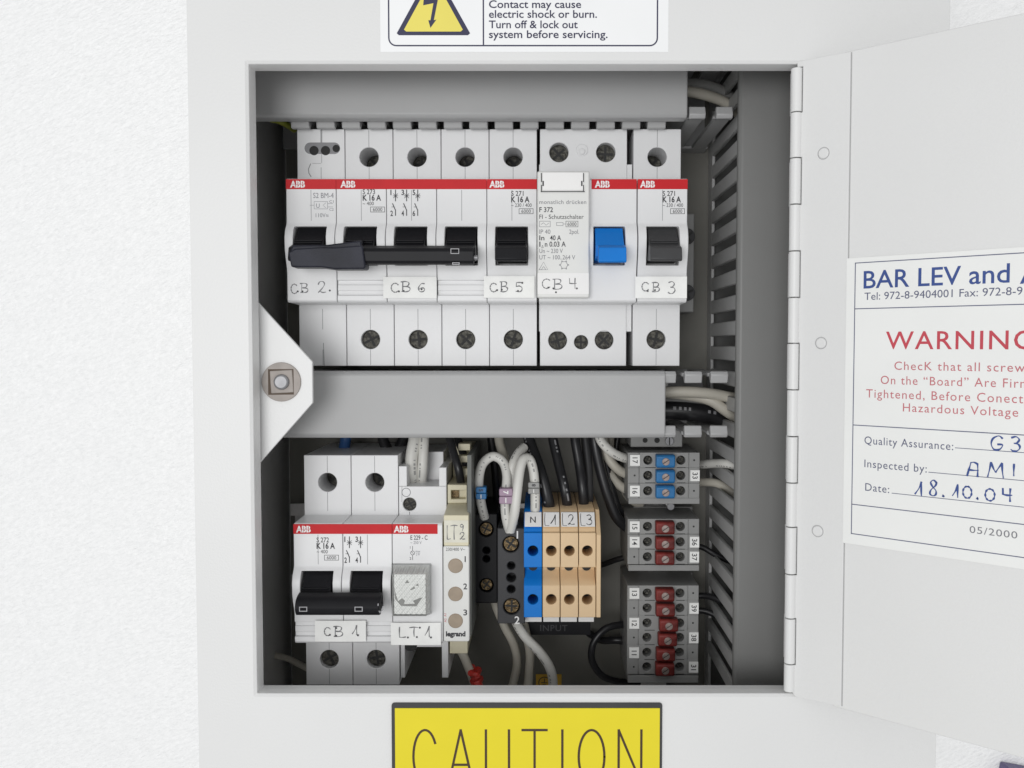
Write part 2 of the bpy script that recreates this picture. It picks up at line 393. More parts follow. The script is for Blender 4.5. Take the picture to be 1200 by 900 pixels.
vs = [(x, y, 0) for x, y in a] + [(x, y, 0) for x, y in b] + [(x, y, -0.6) for x, y in [(OX0 + 1.05, OY0 + .95), (OX1 - 1.05, OY0 + .95), (OX1 - 1.05, OY1 - .95), (OX0 + 1.05, OY1 - .95)]] + [(x, y, -3.6) for x, y in c_] + \
     [(x, y, -7.2) for x, y in c_] + [(x - 1.3 * (1 if x < 0 else -1) * 2, y - 1.3 * (1 if y < 0 else -1) * 2, -5.2) for x, y in c_] + \
     [(x - 1.3 * (1 if x < 0 else -1) * 2, y - 1.3 * (1 if y < 0 else -1) * 2, -1.5) for x, y in c_] + [(x, y, -1.5) for x, y in a]
fs = []
for i in range(7): fs += ringfaces(4 * i, 4 * i + 4)
fs += ringfaces(28, 0)
fr.add(vs, fs)
ff = fr.build("front_frame", "paint", cab, bevel=0.14, seg=1, sharp=18)
ff.data.polygons.foreach_set("use_smooth", [False] * len(ff.data.polygons))
w = MB()
w.box(FX0, FX0 + 1.5, FY0, FY1, -106, -1.6); w.box(FX1 - 1.5, FX1, FY0, FY1, -106, -1.6)
w.box(FX0 + 1.5, FX1 - 1.5, FY0, FY0 + 1.5, -106, -1.6); w.box(FX0 + 1.5, FX1 - 1.5, FY1 - 1.5, FY1, -106, -1.6)
w.box(FX0 + 1.5, FX1 - 1.5, FY0 + 1.5, FY1 - 1.5, -106, -104.5)
w.build("box_shell", "paint_in", cab)
MB().box(FX0 + 6, FX1 - 6, FY0 + 6, FY1 - 6, -104.4, -90).build("mounting_plate", "plate", cab)
# lock tab and its quarter turn lock
tp = [P(q[0], q[1], -9) for q in ((296, 349), (300, 352), (366, 424), (366.5, 472), (303, 544), (296, 550))]
lx, ly = P(330, 447.5, -9)
rr = 6.55
tabm = MB(); tabm.poly(tp, -10.4, -8.95)
tab = tabm.build("lock_tab", "paint", cab, bevel=0.2)
lm = MB()
lm.poly(rrect(lx - rr, lx + rr, ly - rr, ly + rr, rr - 0.01, 10), -9.2, -8.3)
lm.build("lock_washer", "lock", tab, bevel=0.2, seg=3)
MB().poly([(lx - 4.3, ly - 4.3), (lx + 4.25, ly - 4.2), (lx + 4.2, ly + 4.3), (lx - 4.25, ly + 4.25)], -8.6, -8.26).build("lock_gap", "brown_ink", tab)
lo2 = MB(); c45 = math.radians(3)
sq = [(lx + .25 + 3.75 * (a1 * math.cos(c45) - b1 * math.sin(c45)), ly + .1 + 3.75 * (a1 * math.sin(c45) + b1 * math.cos(c45))) for a1, b1 in ((-1, -1), (1, -1), (1, 1), (-1, 1))]
lo2.poly(sq, -8.6, -8.0); 
lb = MB(); lb.cyl(lx + .3, ly, -8.1, -6.9, 2.75, r1=2.3)
lo2.build("lock_square", "lock", tab, bevel=0.25)
lb.build("lock_bolt", "dull_zinc", tab, bevel=0.4)

# hinge knuckles belonging to the box side
kn = [(80, 131), (186, 239), (295, 348), (403, 456), (512, 565), (618, 672), (725, 777)]
for y0, y1 in kn:
    k = MB(); ya = P(936, y1, 0)[1]; yb = P(936, y0, 0)[1]
    k.cyly(ya, yb, HX - 1.35, -0.5, 1.8)
    k.box(HX - 1.9, HX + .3, ya, yb, -6, -0.9)
    k.build("hinge_knuckle", "paint", cab, bevel=0.15)
# the door: panel, hinge leaf with notches, rivets, inspection sticker
DOOR = (0, 0, 0)
dm = MB(door_frame)
UE = PD(992, 440)[0]
dm.box(UE - 3, 190, -102.6, 102.9, -1.6, 0)
door = dm.build("door", "paint", cab, bevel=0.4)
lf = MB(door_frame)
pts = [(0.6, -102.6), (1.6, -103.0)]
pts = [(UE, -101.6), (UE, 102.4), (-1.2, 103.0)]
for y0, y1 in kn:
    yb = PD(940, y0)[1]; ya = PD(940, y1)[1]
    yb = P(936, y0, 0)[1] + .35; ya = P(936, y1, 0)[1] - .35
    yb = min(yb, 102.9)
    pts += [(-1.2, yb), (.75, yb), (.75, ya), (-1.2, ya)]
pts += [(-1.2, -100.5), (1.0, -102.6)]
lf.loft([(u, v, -1.0) for u, v in pts], [(u, v, 0.55) for u, v in pts])
kk = MB(); ends = [(P(936, b0, 0)[1], P(936, b1, 0)[1]) for b0, b1 in kn]      # (upper, lower) of each box knuckle
for i in range(len(kn)):
    lo_ = ends[i + 1][0] + .35 if i + 1 < len(kn) else -101.0
    kk.cyly(lo_, ends[i][1] - .35, HX - 1.35, -0.5, 1.8)
lf.rect(UE + .02, UE + .32, -101.6, 102.4, .06, 1)  # thin light grey line drawn along the edge of the leaf
leaf = join(lf, kk).build("hinge_leaf", ["paint", "edge_line"], door, bevel=0.18)
for px, py in ((966, 180), (963, 402), (959, 622)):
    u, v = PD(px, py); r_ = MB(door_frame); r_.cyl(u, v, 0.5, 0.95, 1.75, r1=1.5)
    ring(r_, [(u + 1.95 * math.cos(k * .2618), v + 1.95 * math.sin(k * .2618)) for k in range(24)], .22, .6, 1)
    r_.build("rivet", ["paint", "edge_line"], door, bevel=0.12)
st = MB(door_frame); Z = 0.72
UL, VT = PD(995, 303); VB = PD(993, 636)[1]; UR = UL + 92
st.box(UL - .4, UR, VB, VT, 0.05, Z, 0)
def dl(u0, u1, v0, v1, m): st.rect(u0, u1, v0, v1, Z + .02, m)
bu, bv = PD(1003, 308); bu0 = bu; vb0 = PD(1004, 626)[1]; UR2 = UR - 4
def L(py, px=1004): return PD(px, py)[1]
lw = .28
dl(bu0, UR2, bv - lw, bv, 1); dl(bu0, UR2, vb0, vb0 + lw, 1); dl(bu0, bu0 + lw, vb0, bv, 1); dl(UR2 - lw, UR2, vb0, bv, 1)
for py in (362, 498, 591): dl(bu0, UR2, L(py) - lw / 2, L(py) + lw / 2, 1)
def dt(s, p0, p1, cap, m, bold=0.0, spacing=1.0):    # p0 start of baseline, p1 end of baseline (px), cap height in px at the start
    u0, v0 = PD(*p0); u1, v1 = PD(*p1); h = PD(p0[0], p0[1] - cap)[1] - v0
    st.text(s, u0, u1, (v0 + v1) / 2, h, Z + .03, m, bold, spacing)
dt("BAR LEV and", (1013, 340), (1184, 329), 20, 2, 0.008)
u0, v0 = PD(1196, 328); st.text("A", u0, None, PD(1013, 340)[1], PD(1013, 320)[1] - PD(1013, 340)[1], Z + .03, 2, 0.008)
dt("Tel: 972-8-9404001 Fax: 972-8-9", (1014, 354), (1199, 343), 8.5, 3)
dt("WARNING", (1039, 411), (1212, 407), 20, 4, 0.006, 1.12)
dt("ChecK that all screws", (1049, 436), (1209, 433), 9.6, 5, 0, 1.15)
dt("On the \u201cBoard\u201d Are Firmly", (1033, 453), (1221, 451.5), 9.6, 5, 0, 1.15)
dt("Tightened, Before Conecting", (1016, 469), (1223, 469.5), 9.6, 5, 0, 1.15)
dt("Hazardous Voltage", (1059, 484), (1194, 486), 9.6, 5, 0, 1.15)
dt("Quality Assurance:", (1014, 522), (1118, 525), 8.8, 3, 0, 1.1)
dt("Inspected by:", (1014, 548.5), (1087, 552), 8.8, 3, 0, 1.1)
dt("Date:", (1015, 575), (1043, 577), 8.8, 3, 0, 1.1)
dt("05/2000", (1137, 626), (1193, 628.5), 8, 6, 0, 1.1)
for p0 in ((1120, 524.5), (1089, 553), (1046, 577.5)):
    u0, v0 = PD(*p0); dl(u0, UR2 - 3, v0 - .1, v0 + .1, 3)
def dh(ch, px0, px1, py0, py1):
    u0, v0 = PD(px0, py1); u1, v1 = PD(px1, py0); return (ch, u0, u1, v0, v1)
st.hand([dh("G", 1161, 1178, 511, 527), dh("3", 1184, 1199, 512, 528), dh("A", 1134, 1149, 542, 557), dh("M", 1158, 1178, 543, 558), dh("I", 1186, 1192, 544, 557),
         dh("1", 1072, 1084, 565, 580), dh("8", 1088, 1102, 563, 580), dh(".", 1104, 1112, 568, 581), dh("1", 1116, 1126, 568, 582), dh("0", 1128, 1141, 570, 583),
         dh(".", 1144, 1152, 570, 584), dh("0", 1154, 1168, 573, 586), dh("4", 1174, 1189, 573, 586)], .42, Z + .05, 2)
st.build("inspection_sticker", ["door_sticker", "slate_ink", "blue_ink", "slate_ink", "red_ink", "pale_red_ink", "grey_ink"], door)

# warning sticker above the opening
ws = MB(); z = 0.0
x0, y0 = P(446, 61, 0); x1, _ = P(783, 58, 0)
ws.box(x0, x1, y0, y0 + 42, 0.02, 0.14, 0)
bx0, by0 = P(455, 54.5, 0); bx1 = P(771, 54, 0)[0]; y9 = y0 + 40
ring(ws, rrect(bx0, bx1, by0, y9, 2.6), 0.45, 0.17, 1)
dx = P(566.5, 30, 0)[0]; ws.rect(dx - .22, dx + .22, by0 + .2, y9 - .2, 0.18, 1)
ta = P(465, 42, 0); tb = P(551, 41, 0); cxm = (ta[0] + tb[0]) / 2; hgt = (tb[0] - ta[0]) * 0.86; yb_ = (ta[1] + tb[1]) / 2
def tri(k, dy):                              # rounded triangle
    hw = (tb[0] - ta[0]) / 2 * k; h = hgt * k; r = 1.0
    return [(cxm - hw, yb_ + dy + .6), (cxm - hw + .7, yb_ + dy), (cxm + hw - .7, yb_ + dy), (cxm + hw, yb_ + dy + .6), (cxm + .7, yb_ + dy + h), (cxm - .7, yb_ + dy + h)]
ws.flat(tri(1, 0), 0.17, 1); ws.flat(tri(.80, 1.15), 0.19, 2)
def wp(px, py): return P(px, py, 0)
bolt = [(498, -18), (506, -18), (501, -2), (514, -4), (508.5, 24), (511.5, 23.2), (504.5, 33), (502, 24), (504.5, 24), (508, 4), (496, 6.5)]
ws.flat([wp(*q) for q in bolt], 0.21, 1)
for s, a0, a1, py in (("Contact may cause", 573, 681, 9.5), ("electric shock or burn.", 573, 699.5, 21), ("Turn off & lock out", 573, 677, 33.2), ("system before servicing.", 573, 712, 44.7)):
    q0 = wp(a0, py); q1 = wp(a1, py); ws.text(s, q0[0], q1[0], q0[1], wp(a0, py - 8.8)[1] - q0[1], 0.18, 1, 0.012)
ws.build("warning_sticker", ["sticker", "navy", "yellow2"], cab)
# engraved caution plate below the opening
cp = MB()
x0, y1 = P(459, 823, 0); x1 = P(776, 823, 0)[0]
cp.poly(rrect(x0, x1, y1 - 70, y1, 1.0), 0.03, 0.5, 1)
xi0, yi = P(463, 829, 0); xi1 = P(773, 829, 0)[0]
cp.box(xi0, xi1, y1 - 69.2, yi, 0.3, 0.75, 0)
gl = []
for ch, a0, a1 in (("C", 483.5, 513), ("A", 526, 554), ("U", 569, 597), ("T", 612, 641), ("I", 652, 666), ("O", 677.5, 709), ("N", 724, 752.5)):
    q0 = P(a0, 918, .75); q1 = P(a1, 855.5, .75); gl.append((ch, q0[0], q1[0], q0[1], q1[1]))
cp.hand(gl, 0.78, 0.78, 2, PL, False)
cp.build("caution_plate", ["yellow", "charcoal", "brown_ink"], cab, bevel=0.12)

#==DUCTS==
ZC = -28.0
def finger_wall(mb, axis, at, inward, us, wd, zb, zt, bulge=0.0, th=1.3, base=9.0, span=None):
    """slotted duct wall: fingers centred on us (mm) along the duct; axis 'x' or 'y' is the duct's run, at = wall position, inward = +-1"""
    def bx(u0, u1, a0, a1, z0, z1):
        a0, a1 = min(a0, a1), max(a0, a1)
        if axis == "x": mb.box(u0, u1, a0, a1, z0, z1)
        else: mb.box(a0, a1, u0, u1, z0, z1)
    bx(span[0], span[1], at, at + inward * th, zb, zb + base)
    for u in us:
        prof = [(0, zb + base - .2), (th, zb + base - .2), (th, zt - 4.5), (th + 2.2, zt - 2.6), (th + 2.2, zt - 1.2), (0.5, zt), (-0.7, zt - 1.0), (-0.7, zt - 2.6), (0, zt - 3.6)]
        if bulge: prof = prof[:6] + [(-0.3, zt - 1.0), (-0.3, zt - 6.6), (-bulge, zt - 7.4), (-bulge, zt - 9.4), (0, zt - 11.5)]
        q = [(at + inward * p[0], p[1]) for p in prof]
        (mb.prism_x if axis == "x" else mb.prism_y)(q, u - wd / 2, u + wd / 2)
        # shoulders that narrow the slot mouth
        q = [(at + inward * p[0], p[1]) for p in ((0.0, zt - 3.4), (th, zt - 4.6), (th, zt - 6.6), (0, zt - 6.4))]
        (mb.prism_x if axis == "x" else mb.prism_y)(q, u - wd / 2 - .55, u + wd / 2 + .55)
def cover(mb, axis, a0, a1, u0, u1, zt, sk=6):
    prof = [(a0, zt - sk), (a0, zt - 1.2), (a0 + 1.2, zt), (a1 - 1.2, zt), (a1, zt - 1.2), (a1, zt - sk), (a1 - 1.1, zt - sk), (a1 - 1.1, zt - 1.3), (a0 + 1.1, zt - 1.3), (a0 + 1.1, zt - sk)]
    (mb.prism_x if axis == "x" else mb.prism_y)(prof, u0, u1)
pit = 9.25
# right hand riser
DX1 = FX1 - 2.5
rd = thing("cable_duct", "tall grey slotted cable duct running along the hinge side", "cable duct", (95, 0, -90))
ylist = [P(864, 214 + 30.85 * k, ZC)[1] + pit / 2 for k in range(-5, 21)]
wl = MB(); xl = P(865, 450, ZC)[0] - 0.6
finger_wall(wl, "y", xl + 0.9, 1, ylist, 5.5, -90, ZC - .3, span=(-146, 144))
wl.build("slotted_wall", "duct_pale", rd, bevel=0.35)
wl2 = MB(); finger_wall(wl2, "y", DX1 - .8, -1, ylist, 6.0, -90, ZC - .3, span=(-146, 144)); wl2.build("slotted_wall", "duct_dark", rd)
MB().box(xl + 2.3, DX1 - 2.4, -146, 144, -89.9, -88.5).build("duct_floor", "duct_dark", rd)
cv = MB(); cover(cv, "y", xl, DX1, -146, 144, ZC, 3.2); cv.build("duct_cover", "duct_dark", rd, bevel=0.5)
# top duct
td = thing("cable_duct", "grey cable duct across the head of the cabinet, shaded by the frame", "cable duct", (0, 108, -90))
yb = P(600, 138.5, ZC)[1] + .2; yt = yb + 26
xs_top = [P(299 + 30.6 * k + 15, 140, ZC)[0] for k in range(-1, 18)] + [P(818, 140, ZC)[0], P(850, 140, ZC)[0]]
fx = [x for x in xs_top if x < P(790, 140, ZC)[0]] + xs_top[-2:]
wl = MB(); finger_wall(wl, "x", yb + .8, 1, [x for x in fx[:-2] if x > P(335, 140, ZC)[0]], 6.6, -90, ZC - .6, bulge=2.6, span=(-86, 40)); finger_wall(wl, "x", yb + .8, 1, fx[-2:], 5.8, -90, ZC - .6, span=(40.05, 69)); wl.build("slotted_wall", "duct", td, bevel=0.35)
wl = MB(); finger_wall(wl, "x", yt - .8, -1, fx, 6.4, -90, ZC - .6, span=(-107, 69)); wl.build("slotted_wall", "duct", td)
MB().box(-107, 69, yb + 2.2, yt - 2.2, -89.9, -88.5).build("duct_floor", "duct", td)
cv = MB(); cover(cv, "x", yb, yt, -108, P(806, 100, ZC)[0], ZC); cv.build("duct_cover", "duct", td, bevel=0.5)
# middle duct
md_ = thing("cable_duct", "bright grey cable duct between the two rows of breakers", "cable duct", (0, -8, -90))
yt = P(600, 435, ZC)[1]; yb = P(600, 513.5, ZC)[1]
fx = [P(788 - 30.5 * k, 440, ZC)[0] for k in range(16)] + [P(812, 440, ZC)[0], P(844, 440, ZC)[0]]
fx = [P(844 - 30.6 * k, 440, ZC)[0] for k in range(17)]
wl = MB(); finger_wall(wl, "x", yt - .8, -1, fx, 6.2, -90, ZC - .6, span=(-107, 69)); wl.build("slotted_wall", "duct", md_, bevel=0.35)
wl = MB(); finger_wall(wl, "x", yb + .8, 1, fx, 6.2, -90, ZC - .6, span=(-107, 69)); wl.build("slotted_wall", "duct", md_, bevel=0.35)
MB().box(-107, 69, yb + 2.2, yt - 2.2, -89.9, -88.5).build("duct_floor", "duct", md_)
cv = MB(); cover(cv, "x", yb, yt, -108, P(780, 470, ZC)[0], ZC); cv.build("duct_cover", "duct", md_, bevel=0.5)

#==BREAKERS==
ZN, ZS, ZB = -25.0, -40.0, -82.0
DN = lambda yc: 0.9 if yc > 0 else -0.95     # the front block sits a touch off the middle of the housing
def rail(y, x0, x1, label):
    m = MB().prism_x([(y - 17.5, ZB - .3), (y - 17.5, ZB - 1.3), (y - 13.5, ZB - 1.3), (y - 13.5, -89.9), (y + 13.5, -89.9), (y + 13.5, ZB - 1.3), (y + 17.5, ZB - 1.3), (y + 17.5, ZB - .3),
                      (y + 12.5, ZB - .3), (y + 12.5, -88.9), (y - 12.5, -88.9), (y - 12.5, ZB - .3)], x0, x1)
    tag(m.build("mounting_rail", "steel"), label, "mounting rail", "steel mounting rails")
Y1, Y2 = 48.05, -71.15
rail(Y1, -104, 60, "steel rail carrying the upper row of breakers")
rail(Y2, -104, 12, "steel rail carrying the lower row of breakers and terminals")
PITCH = 17.5
X0 = -88.3
NOSE = [(21.9, -41), (21.6, -25.7), (21.0, -25), (6.6, -25), (5.6, -24.5), (3.6, -22.9), (1, -22.0), (-3, -22.2), (-6, -23.1), (-9.5, -24.6), (-11.5, -25), (-20.8, -25), (-21.4, -25.7), (-21.7, -41)]
def screw(parent, x, y, z, r, mt="dull_steel", name="terminal_screw", rot=None):
    m = MB(); m.cyl(x, y, z - 2.5, z, r, 24)
    a = random.uniform(0, 180) if rot is None else rot; a = math.radians(a); c, s_ = math.cos(a), math.sin(a)
    k = MB()
    for (w1, w2) in ((r * .82, r * .13), (r * .13, r * .82)):
        q = [(x + p * c - q_ * s_, y + p * s_ + q_ * c) for p, q_ in ((-w1, -w2), (w1, -w2), (w1, w2), (-w1, w2))]
        m.flat(q, z + (.03 if w1 > w2 else .05), 1)
    return m.build(name, [mt, "dark"], parent, bevel=0.15)
def pole_body(x, yc, groove=False, top_hole=True, bottom_hole=True, gap=.1):
    x0, x1 = x + gap, x + PITCH - gap; xm = x + PITCH / 2
    sh = MB().box(x0, x1, yc - 43.1, yc + 43.1, ZB, ZS)
    cu = MB()
    if top_hole: cu.cyl(xm, yc + 33.0, -58, -30, 3.5, 28)
    if bottom_hole: cu.cyl(xm, yc - 33.4, -47, -30, 3.5, 28)
    sh = cut(sh, cu) if cu.f else sh
    yc += DN(yc)
    ns = MB().prism_x([(yc + a_, b_) for a_, b_ in NOSE], x0, x1)
    cu = MB().box(x0 + 2.9, x1 - 3.0, yc - 8.6, yc + 4.9, -32, -15)
    if groove: cu.box(x0 - 1, x1 + 1, yc - 18.9, yc - 13.7, -26.0, -20)
    ns = cut(ns, cu)
    b_ = join(sh, ns)
    if groove: b_.box(x0 + .05, x1 - .05, yc - 17.4, yc - 15.2, -27, -25.5)
    return b_
def seams(mb, x, yc, m=0, nose=True, up=True, dn=True):
    xm = x + PITCH / 2; w_ = .09
    if up: mb.rect(xm - w_, xm + w_, yc + 22.3, yc + 29.3, ZS + .03, m); mb.rect(xm - w_, xm + w_, yc + 36.7, yc + 42.8, ZS + .03, m)
    if dn: mb.rect(xm - w_, xm + w_, yc - 42.8, yc - 37.1, ZS + .03, m); mb.rect(xm - w_, xm + w_, yc - 29.7, yc - 22.2, ZS + .03, m)
    if nose: mb.rect(xm - w_, xm + w_, yc + DN(yc) + 7, yc + DN(yc) + 17.6, ZN + .03, m)
def toggle(parent, x, yc, mt="black", wx=0.0):
    x0, x1 = x + 3.35, x + PITCH - 3.4; yc += DN(yc)
    m = MB()
    m.prism_x([(yc + 4.7, -31), (yc + 4.7, -26.2), (yc + 1.5, -23.4), (yc - 2.4, -19), (yc - 6, -19), (yc - 7.4, -31)], x0 + .25, x1 - .25)
    m.prism_x([(yc - 1.9, -19.6), (yc - 2.9, -16.4), (yc - 3.4, -15.2), (yc - 7.2, -14.2), (yc - 7.9, -14.8), (yc - 7.9, -16.2), (yc - 6.8, -25)], x0, x1)
    for k in range(2): m.box(x0 + .6, x1 - .6, yc - .6 - k * .8, yc - .25 - k * .8, -21.5, -20.6 + k * 1.0)
    return m.build("toggle", mt, parent, bevel=0.25)
def Tx(mb, s, a0, a1, py, cap, z, m=0, bold=0.0, spacing=1.0):
    q0 = P(a0, py, z); q1 = P(a1, py, z); h = P(a0, py - cap, z)[1] - q0[1]
    mb.text(s, q0[0], None if s == "1" else q1[0], q0[1], h, z, m, bold, spacing)
def Rp(mb, a0, a1, b0, b1, z, m=0):          # filled picture rectangle on level z
    q0 = P(a0, b1, z); q1 = P(a1, b0, z); mb.rect(q0[0], q1[0], q0[1], q1[1], z, m)
def Fp(mb, a0, a1, b0, b1, z, w_, m=0):      # its outline
    q0 = P(a0, b1, z); q1 = P(a1, b0, z); x0, y0, x1, y1 = q0[0], q0[1], q1[0], q1[1]
    mb.rect(x0, x1, y0, y0 + w_, z, m); mb.rect(x0, x1, y1 - w_, y1, z, m); mb.rect(x0, x0 + w_, y0 + w_, y1 - w_, z, m); mb.rect(x1 - w_, x1, y0 + w_, y1 - w_, z, m)
def Lp(mb, pts, z, w_, m=0): mb.ribbon([P(a_, b_, z) for a_, b_ in pts], w_, z, m)
def stripe(parent, x0, x1, yc, logos):
    m = MB(); yc += DN(yc); yt, yb = yc + 21.35, yc + 17.9
    m.box(x0 + .05, x1 - .05, yb, yt, ZN - .4, ZN + .06, 0)
    for lx_ in logos:
        m.text("ABB", lx_, lx_ + 5.2, yb + .65, 2.1, ZN + .1, 1, 0.045)
        m.rect(lx_ - .1, lx_ + 5.3, yb + 1.62, yb + 1.76, ZN + .13, 0)
        for k in (.36, .52, .70, .86): m.rect(lx_ + 5.2 * k - .06, lx_ + 5.2 * k + .06, yb + .5, yb + 2.9, ZN + .13, 0)
    return m.build("brand_stripe", ["red", "white"], parent)
def paper_tag(parent, px0, px1, py0, py1, glyphs, z=ZN + 1.3, curl=False, dots=(), ink="pencil", mt="paper"):
    q0 = P(px0, py1, z); q1 = P(px1, py0, z)
    m = MB(); n = 14; sx = (q1[0] - q0[0]) / n
    tp = []
    for i in range(n + 1):
        x = q0[0] + sx * i; t = i / n
        dz = (0.25 * math.sin(t * 3.1) + (1.2 * max(0, t - .8) ** 2 * 25 * .3 if curl else 0))
        tp.append((x, z + dz - .25))
    top = tp + [(x, zz - .25) for x, zz in reversed(tp)]
    m.prism_y(top, q0[1], q1[1])
    m.box(q0[0] + 2, q1[0] - 2, q0[1] + .8, q1[1] - .8, ZN - 1.5, z - .2)
    t_ = m.build("label_tag", mt, parent, sharp=50)
    h = MB(); gl = []
    zz = z + .08
    for ch, a0, a1, b0, b1 in glyphs:
        g0 = P(a0, b1, zz); g1 = P(a1, b0, zz); gl.append((ch, g0[0], g1[0], g0[1], g1[1]))
    h.hand(gl, .30, zz)
    for a_, b_ in dots: h.disc(*P(a_, b_, zz), zz + .06, .34, 1, 10)
    h.build("handwriting", [ink, "ink"], t_)
    return t_
def schem(mb, xs, py0, z, w_=.32, nums=None):        # breaker symbol: cross, arm and contact, one per pole
    for i, x in enumerate(xs):
        Lp(mb, [(x, py0), (x, py0 + 13)], z, w_); Lp(mb, [(x - 3, py0 + 7), (x + 3, py0 + 7)], z + .01, .18)
        Lp(mb, [(x - 2.5, py0 + 4.5), (x + 2.5, py0 + 9.5)], z + .02, .18); Lp(mb, [(x - 2.5, py0 + 9.5), (x + 2.5, py0 + 4.5)], z + .03, .18)
        Lp(mb, [(x - 3.5, py0 + 16), (x, py0 + 24)], z, w_); Lp(mb, [(x, py0 + 23.5), (x, py0 + 30)], z + .01, w_)
        Lp(mb, [(x - 4.5, py0 + 20), (x - 1, py0 + 20)], z + .02, .16)
        if nums: Tx(mb, nums[2 * i], x - 6, x - 3, py0 + 6, 6, z + .02, 0, .02); Tx(mb, nums[2 * i + 1], x - 6, x - 3, py0 + 30.5, 6, z + .02, 0, .02)
ZT = ZN + .05
def rating(mb, px, py, typ, amp, volt, w_=1.0):      # px,py: left edge and baseline of the first line
    Tx(mb, typ, px, px + 14.5, py, 5.6, ZT, 0, .01); Tx(mb, amp, px, px + 21.5, py + 7.4, 6.4, ZT, 0, .03)
    Tx(mb, volt, px, px + (13 if len(volt) < 7 else 24), py + 13, 4.2, ZT, 0, .0)
    Fp(mb, px + 9, px + 26, py + 14.8, py + 21.2, ZT, .16); Tx(mb, "6000", px + 12, px + 23, py + 20, 4, ZT, 0, .0)

def breaker(label, xs, yc, name="circuit_breaker", cat="circuit breaker", group="miniature circuit breakers", groove=False, tmat="black", holes=True, extra=None):
    t = thing(name, label, cat, (xs[0] + PITCH * len(xs) / 2, yc, ZB), group)
    bm_ = join(*[pole_body(x, yc, groove, holes, holes) for x in xs])
    for x in xs: seams(bm_, x, yc, 1)
    if extra: extra(bm_)
    bm_.build("housing", ["mcb", "seam"], t, bevel=0.22)
    for x in xs:
        toggle(t, x, yc, tmat)
        if holes:
            screw(t, x + PITCH / 2, yc + 33.0, -54, 3.3); screw(t, x + PITCH / 2, yc - 33.4, ZS - 2.2, 3.35, "dull_steel")
    return t
# --- upper row
XA = X0
# shunt release at the left end
cb2 = breaker("grey shunt release marked CB 2 in pencil, first unit of the upper row", [XA], Y1, "shunt_release", "shunt release", None, holes=False,
              extra=lambda b: [Lp(b, q, ZS + .04 + .01 * i, w_, 1) for i, (q, w_) in enumerate((([(377, 150), (377, 167)], .3), ([(377, 180), (377, 191)], .15), ([(376, 191.5), (366, 191.5)], .12), ([(364, 192), (361.5, 198), (362, 203), (364.5, 207)], .3), ([(379, 402), (380, 429)], .2)))])
sl = MB(); q0 = P(357, 180.5, ZS); q1 = P(398.5, 167, ZS)
sl.poly(rrect(q0[0], q1[0], q0[1], q1[1], (q1[1] - q0[1]) / 2 - .02), ZS - .5, ZS + .04, 0)
for px in (368, 381.5):
    x, y = P(px, 176.5, ZS); sl.cyl(x, y, ZS - .3, ZS + .07, 1.7, 20, 1)
x, y = P(394, 174, ZS); sl.cyl(x, y, ZS - .3, ZS + .07, 1.35, 20, 1)
sl.build("terminal_slot", ["seam", "dark"], cb2)
pr = MB()
Tx(pr, "S2 BM-4", 367, 391, 232, 6, ZT, 0, .0); Tx(pr, "110V\u2248", 370, 385, 254.5, 4.5, ZT)
Fp(pr, 368, 384, 236, 245, ZT, .12); Tx(pr, "U", 370.5, 374.5, 243.5, 5, ZT); Lp(pr, [(382, 237.5), (378.5, 240.5), (382, 243.5)], ZT, .12)
Lp(pr, [(363, 240.5), (368, 240.5)], ZT, .12); Lp(pr, [(384, 238.5), (390, 238.5)], ZT, .12); Lp(pr, [(384, 242.5), (390, 242.5)], ZT, .12)
Tx(pr, "C1", 386, 391, 237.6, 3, ZT); Tx(pr, "C2", 386, 391, 247, 3, ZT)
pr.build("printed_text", "grey_ink", cb2)
stripe(cb2, XA, XA + PITCH, Y1, [P(340, 218, ZN)[0]])
h = MB(); gl = []
zz = ZN + .06
for ch, a0, a1, b0, b1 in (("C", 340, 349, 333, 344), ("B", 352, 362, 332, 343), ("2", 372, 383, 330, 343)):
    g0 = P(a0, b1, zz); g1 = P(a1, b0, zz); gl.append((ch, g0[0], g1[0], g0[1], g1[1]))
h.hand(gl, .30, zz)
for a_, b_ in ((349, 341.5), (354.5, 341.5), (386.5, 340.5)): h.disc(*P(a_, b_, zz), zz + .06, .34, 1, 10)
h.build("handwriting", ["pencil", "ink"], cb2)
# three pole breaker
XB = XA + PITCH
cb6 = breaker("wide three pole breaker tagged CB 6 with a long black tie bar", [XB + PITCH * k for k in range(3)], Y1, groove=True)
pr = MB()
rating(pr, 425, 227.5, "S 273", "K 16 A", "~ 400"); schem(pr, (463.5, 476.5, 489.5), 222.5, ZT, nums="123456")
pr.build("printed_text", "ink", cb6)
stripe(cb6, XB, XB + 3 * PITCH, Y1, [P(399, 218, ZN)[0]])
paper_tag(cb6, 449, 511.5, 324.5, 349.5, (("C", 457, 468, 332, 342.5), ("B", 470, 482, 330, 342), ("6", 489, 500, 332, 342)), dots=((467.5, 341.5), (473, 341), (494, 339)))
# tie bar: slim round bar plus the wide coupling piece over the shunt release
tb_ = MB(); z = -13.5
x0 = P(424, 300, z)[0]; x1 = P(555, 300, z)[0]; ya = P(500, 310, z)[1]; yb2 = P(500, 289.5, z)[1]
ym = (ya + yb2) / 2; rh = (yb2 - ya) / 2
tb_.prism_x([(ya + .5, -16.5), (ya, -15), (ya + .3, -13.6), (ya + 1.2, -12.8), (yb2 - 1.6, -12.6), (yb2 - .4, -13.4), (yb2 + .2, -15.2), (yb2 + .9, -17.2), (yb2 - .6, -17.6)], x0, x1)
tbo = tb_.build("tie_bar", "black", cb6, bevel=0.2)
cl = MB()
for a0, a1, b0, b1 in ((528, 538, 291.2, 297.5), (530, 538.5, 307.6, 310.2)):
    Fp(cl, a0, a1, b0, b1, -12.45, .22)
cl.cylx(x1 - .5, x1 + 1.2, ym - .5, -15, .9)
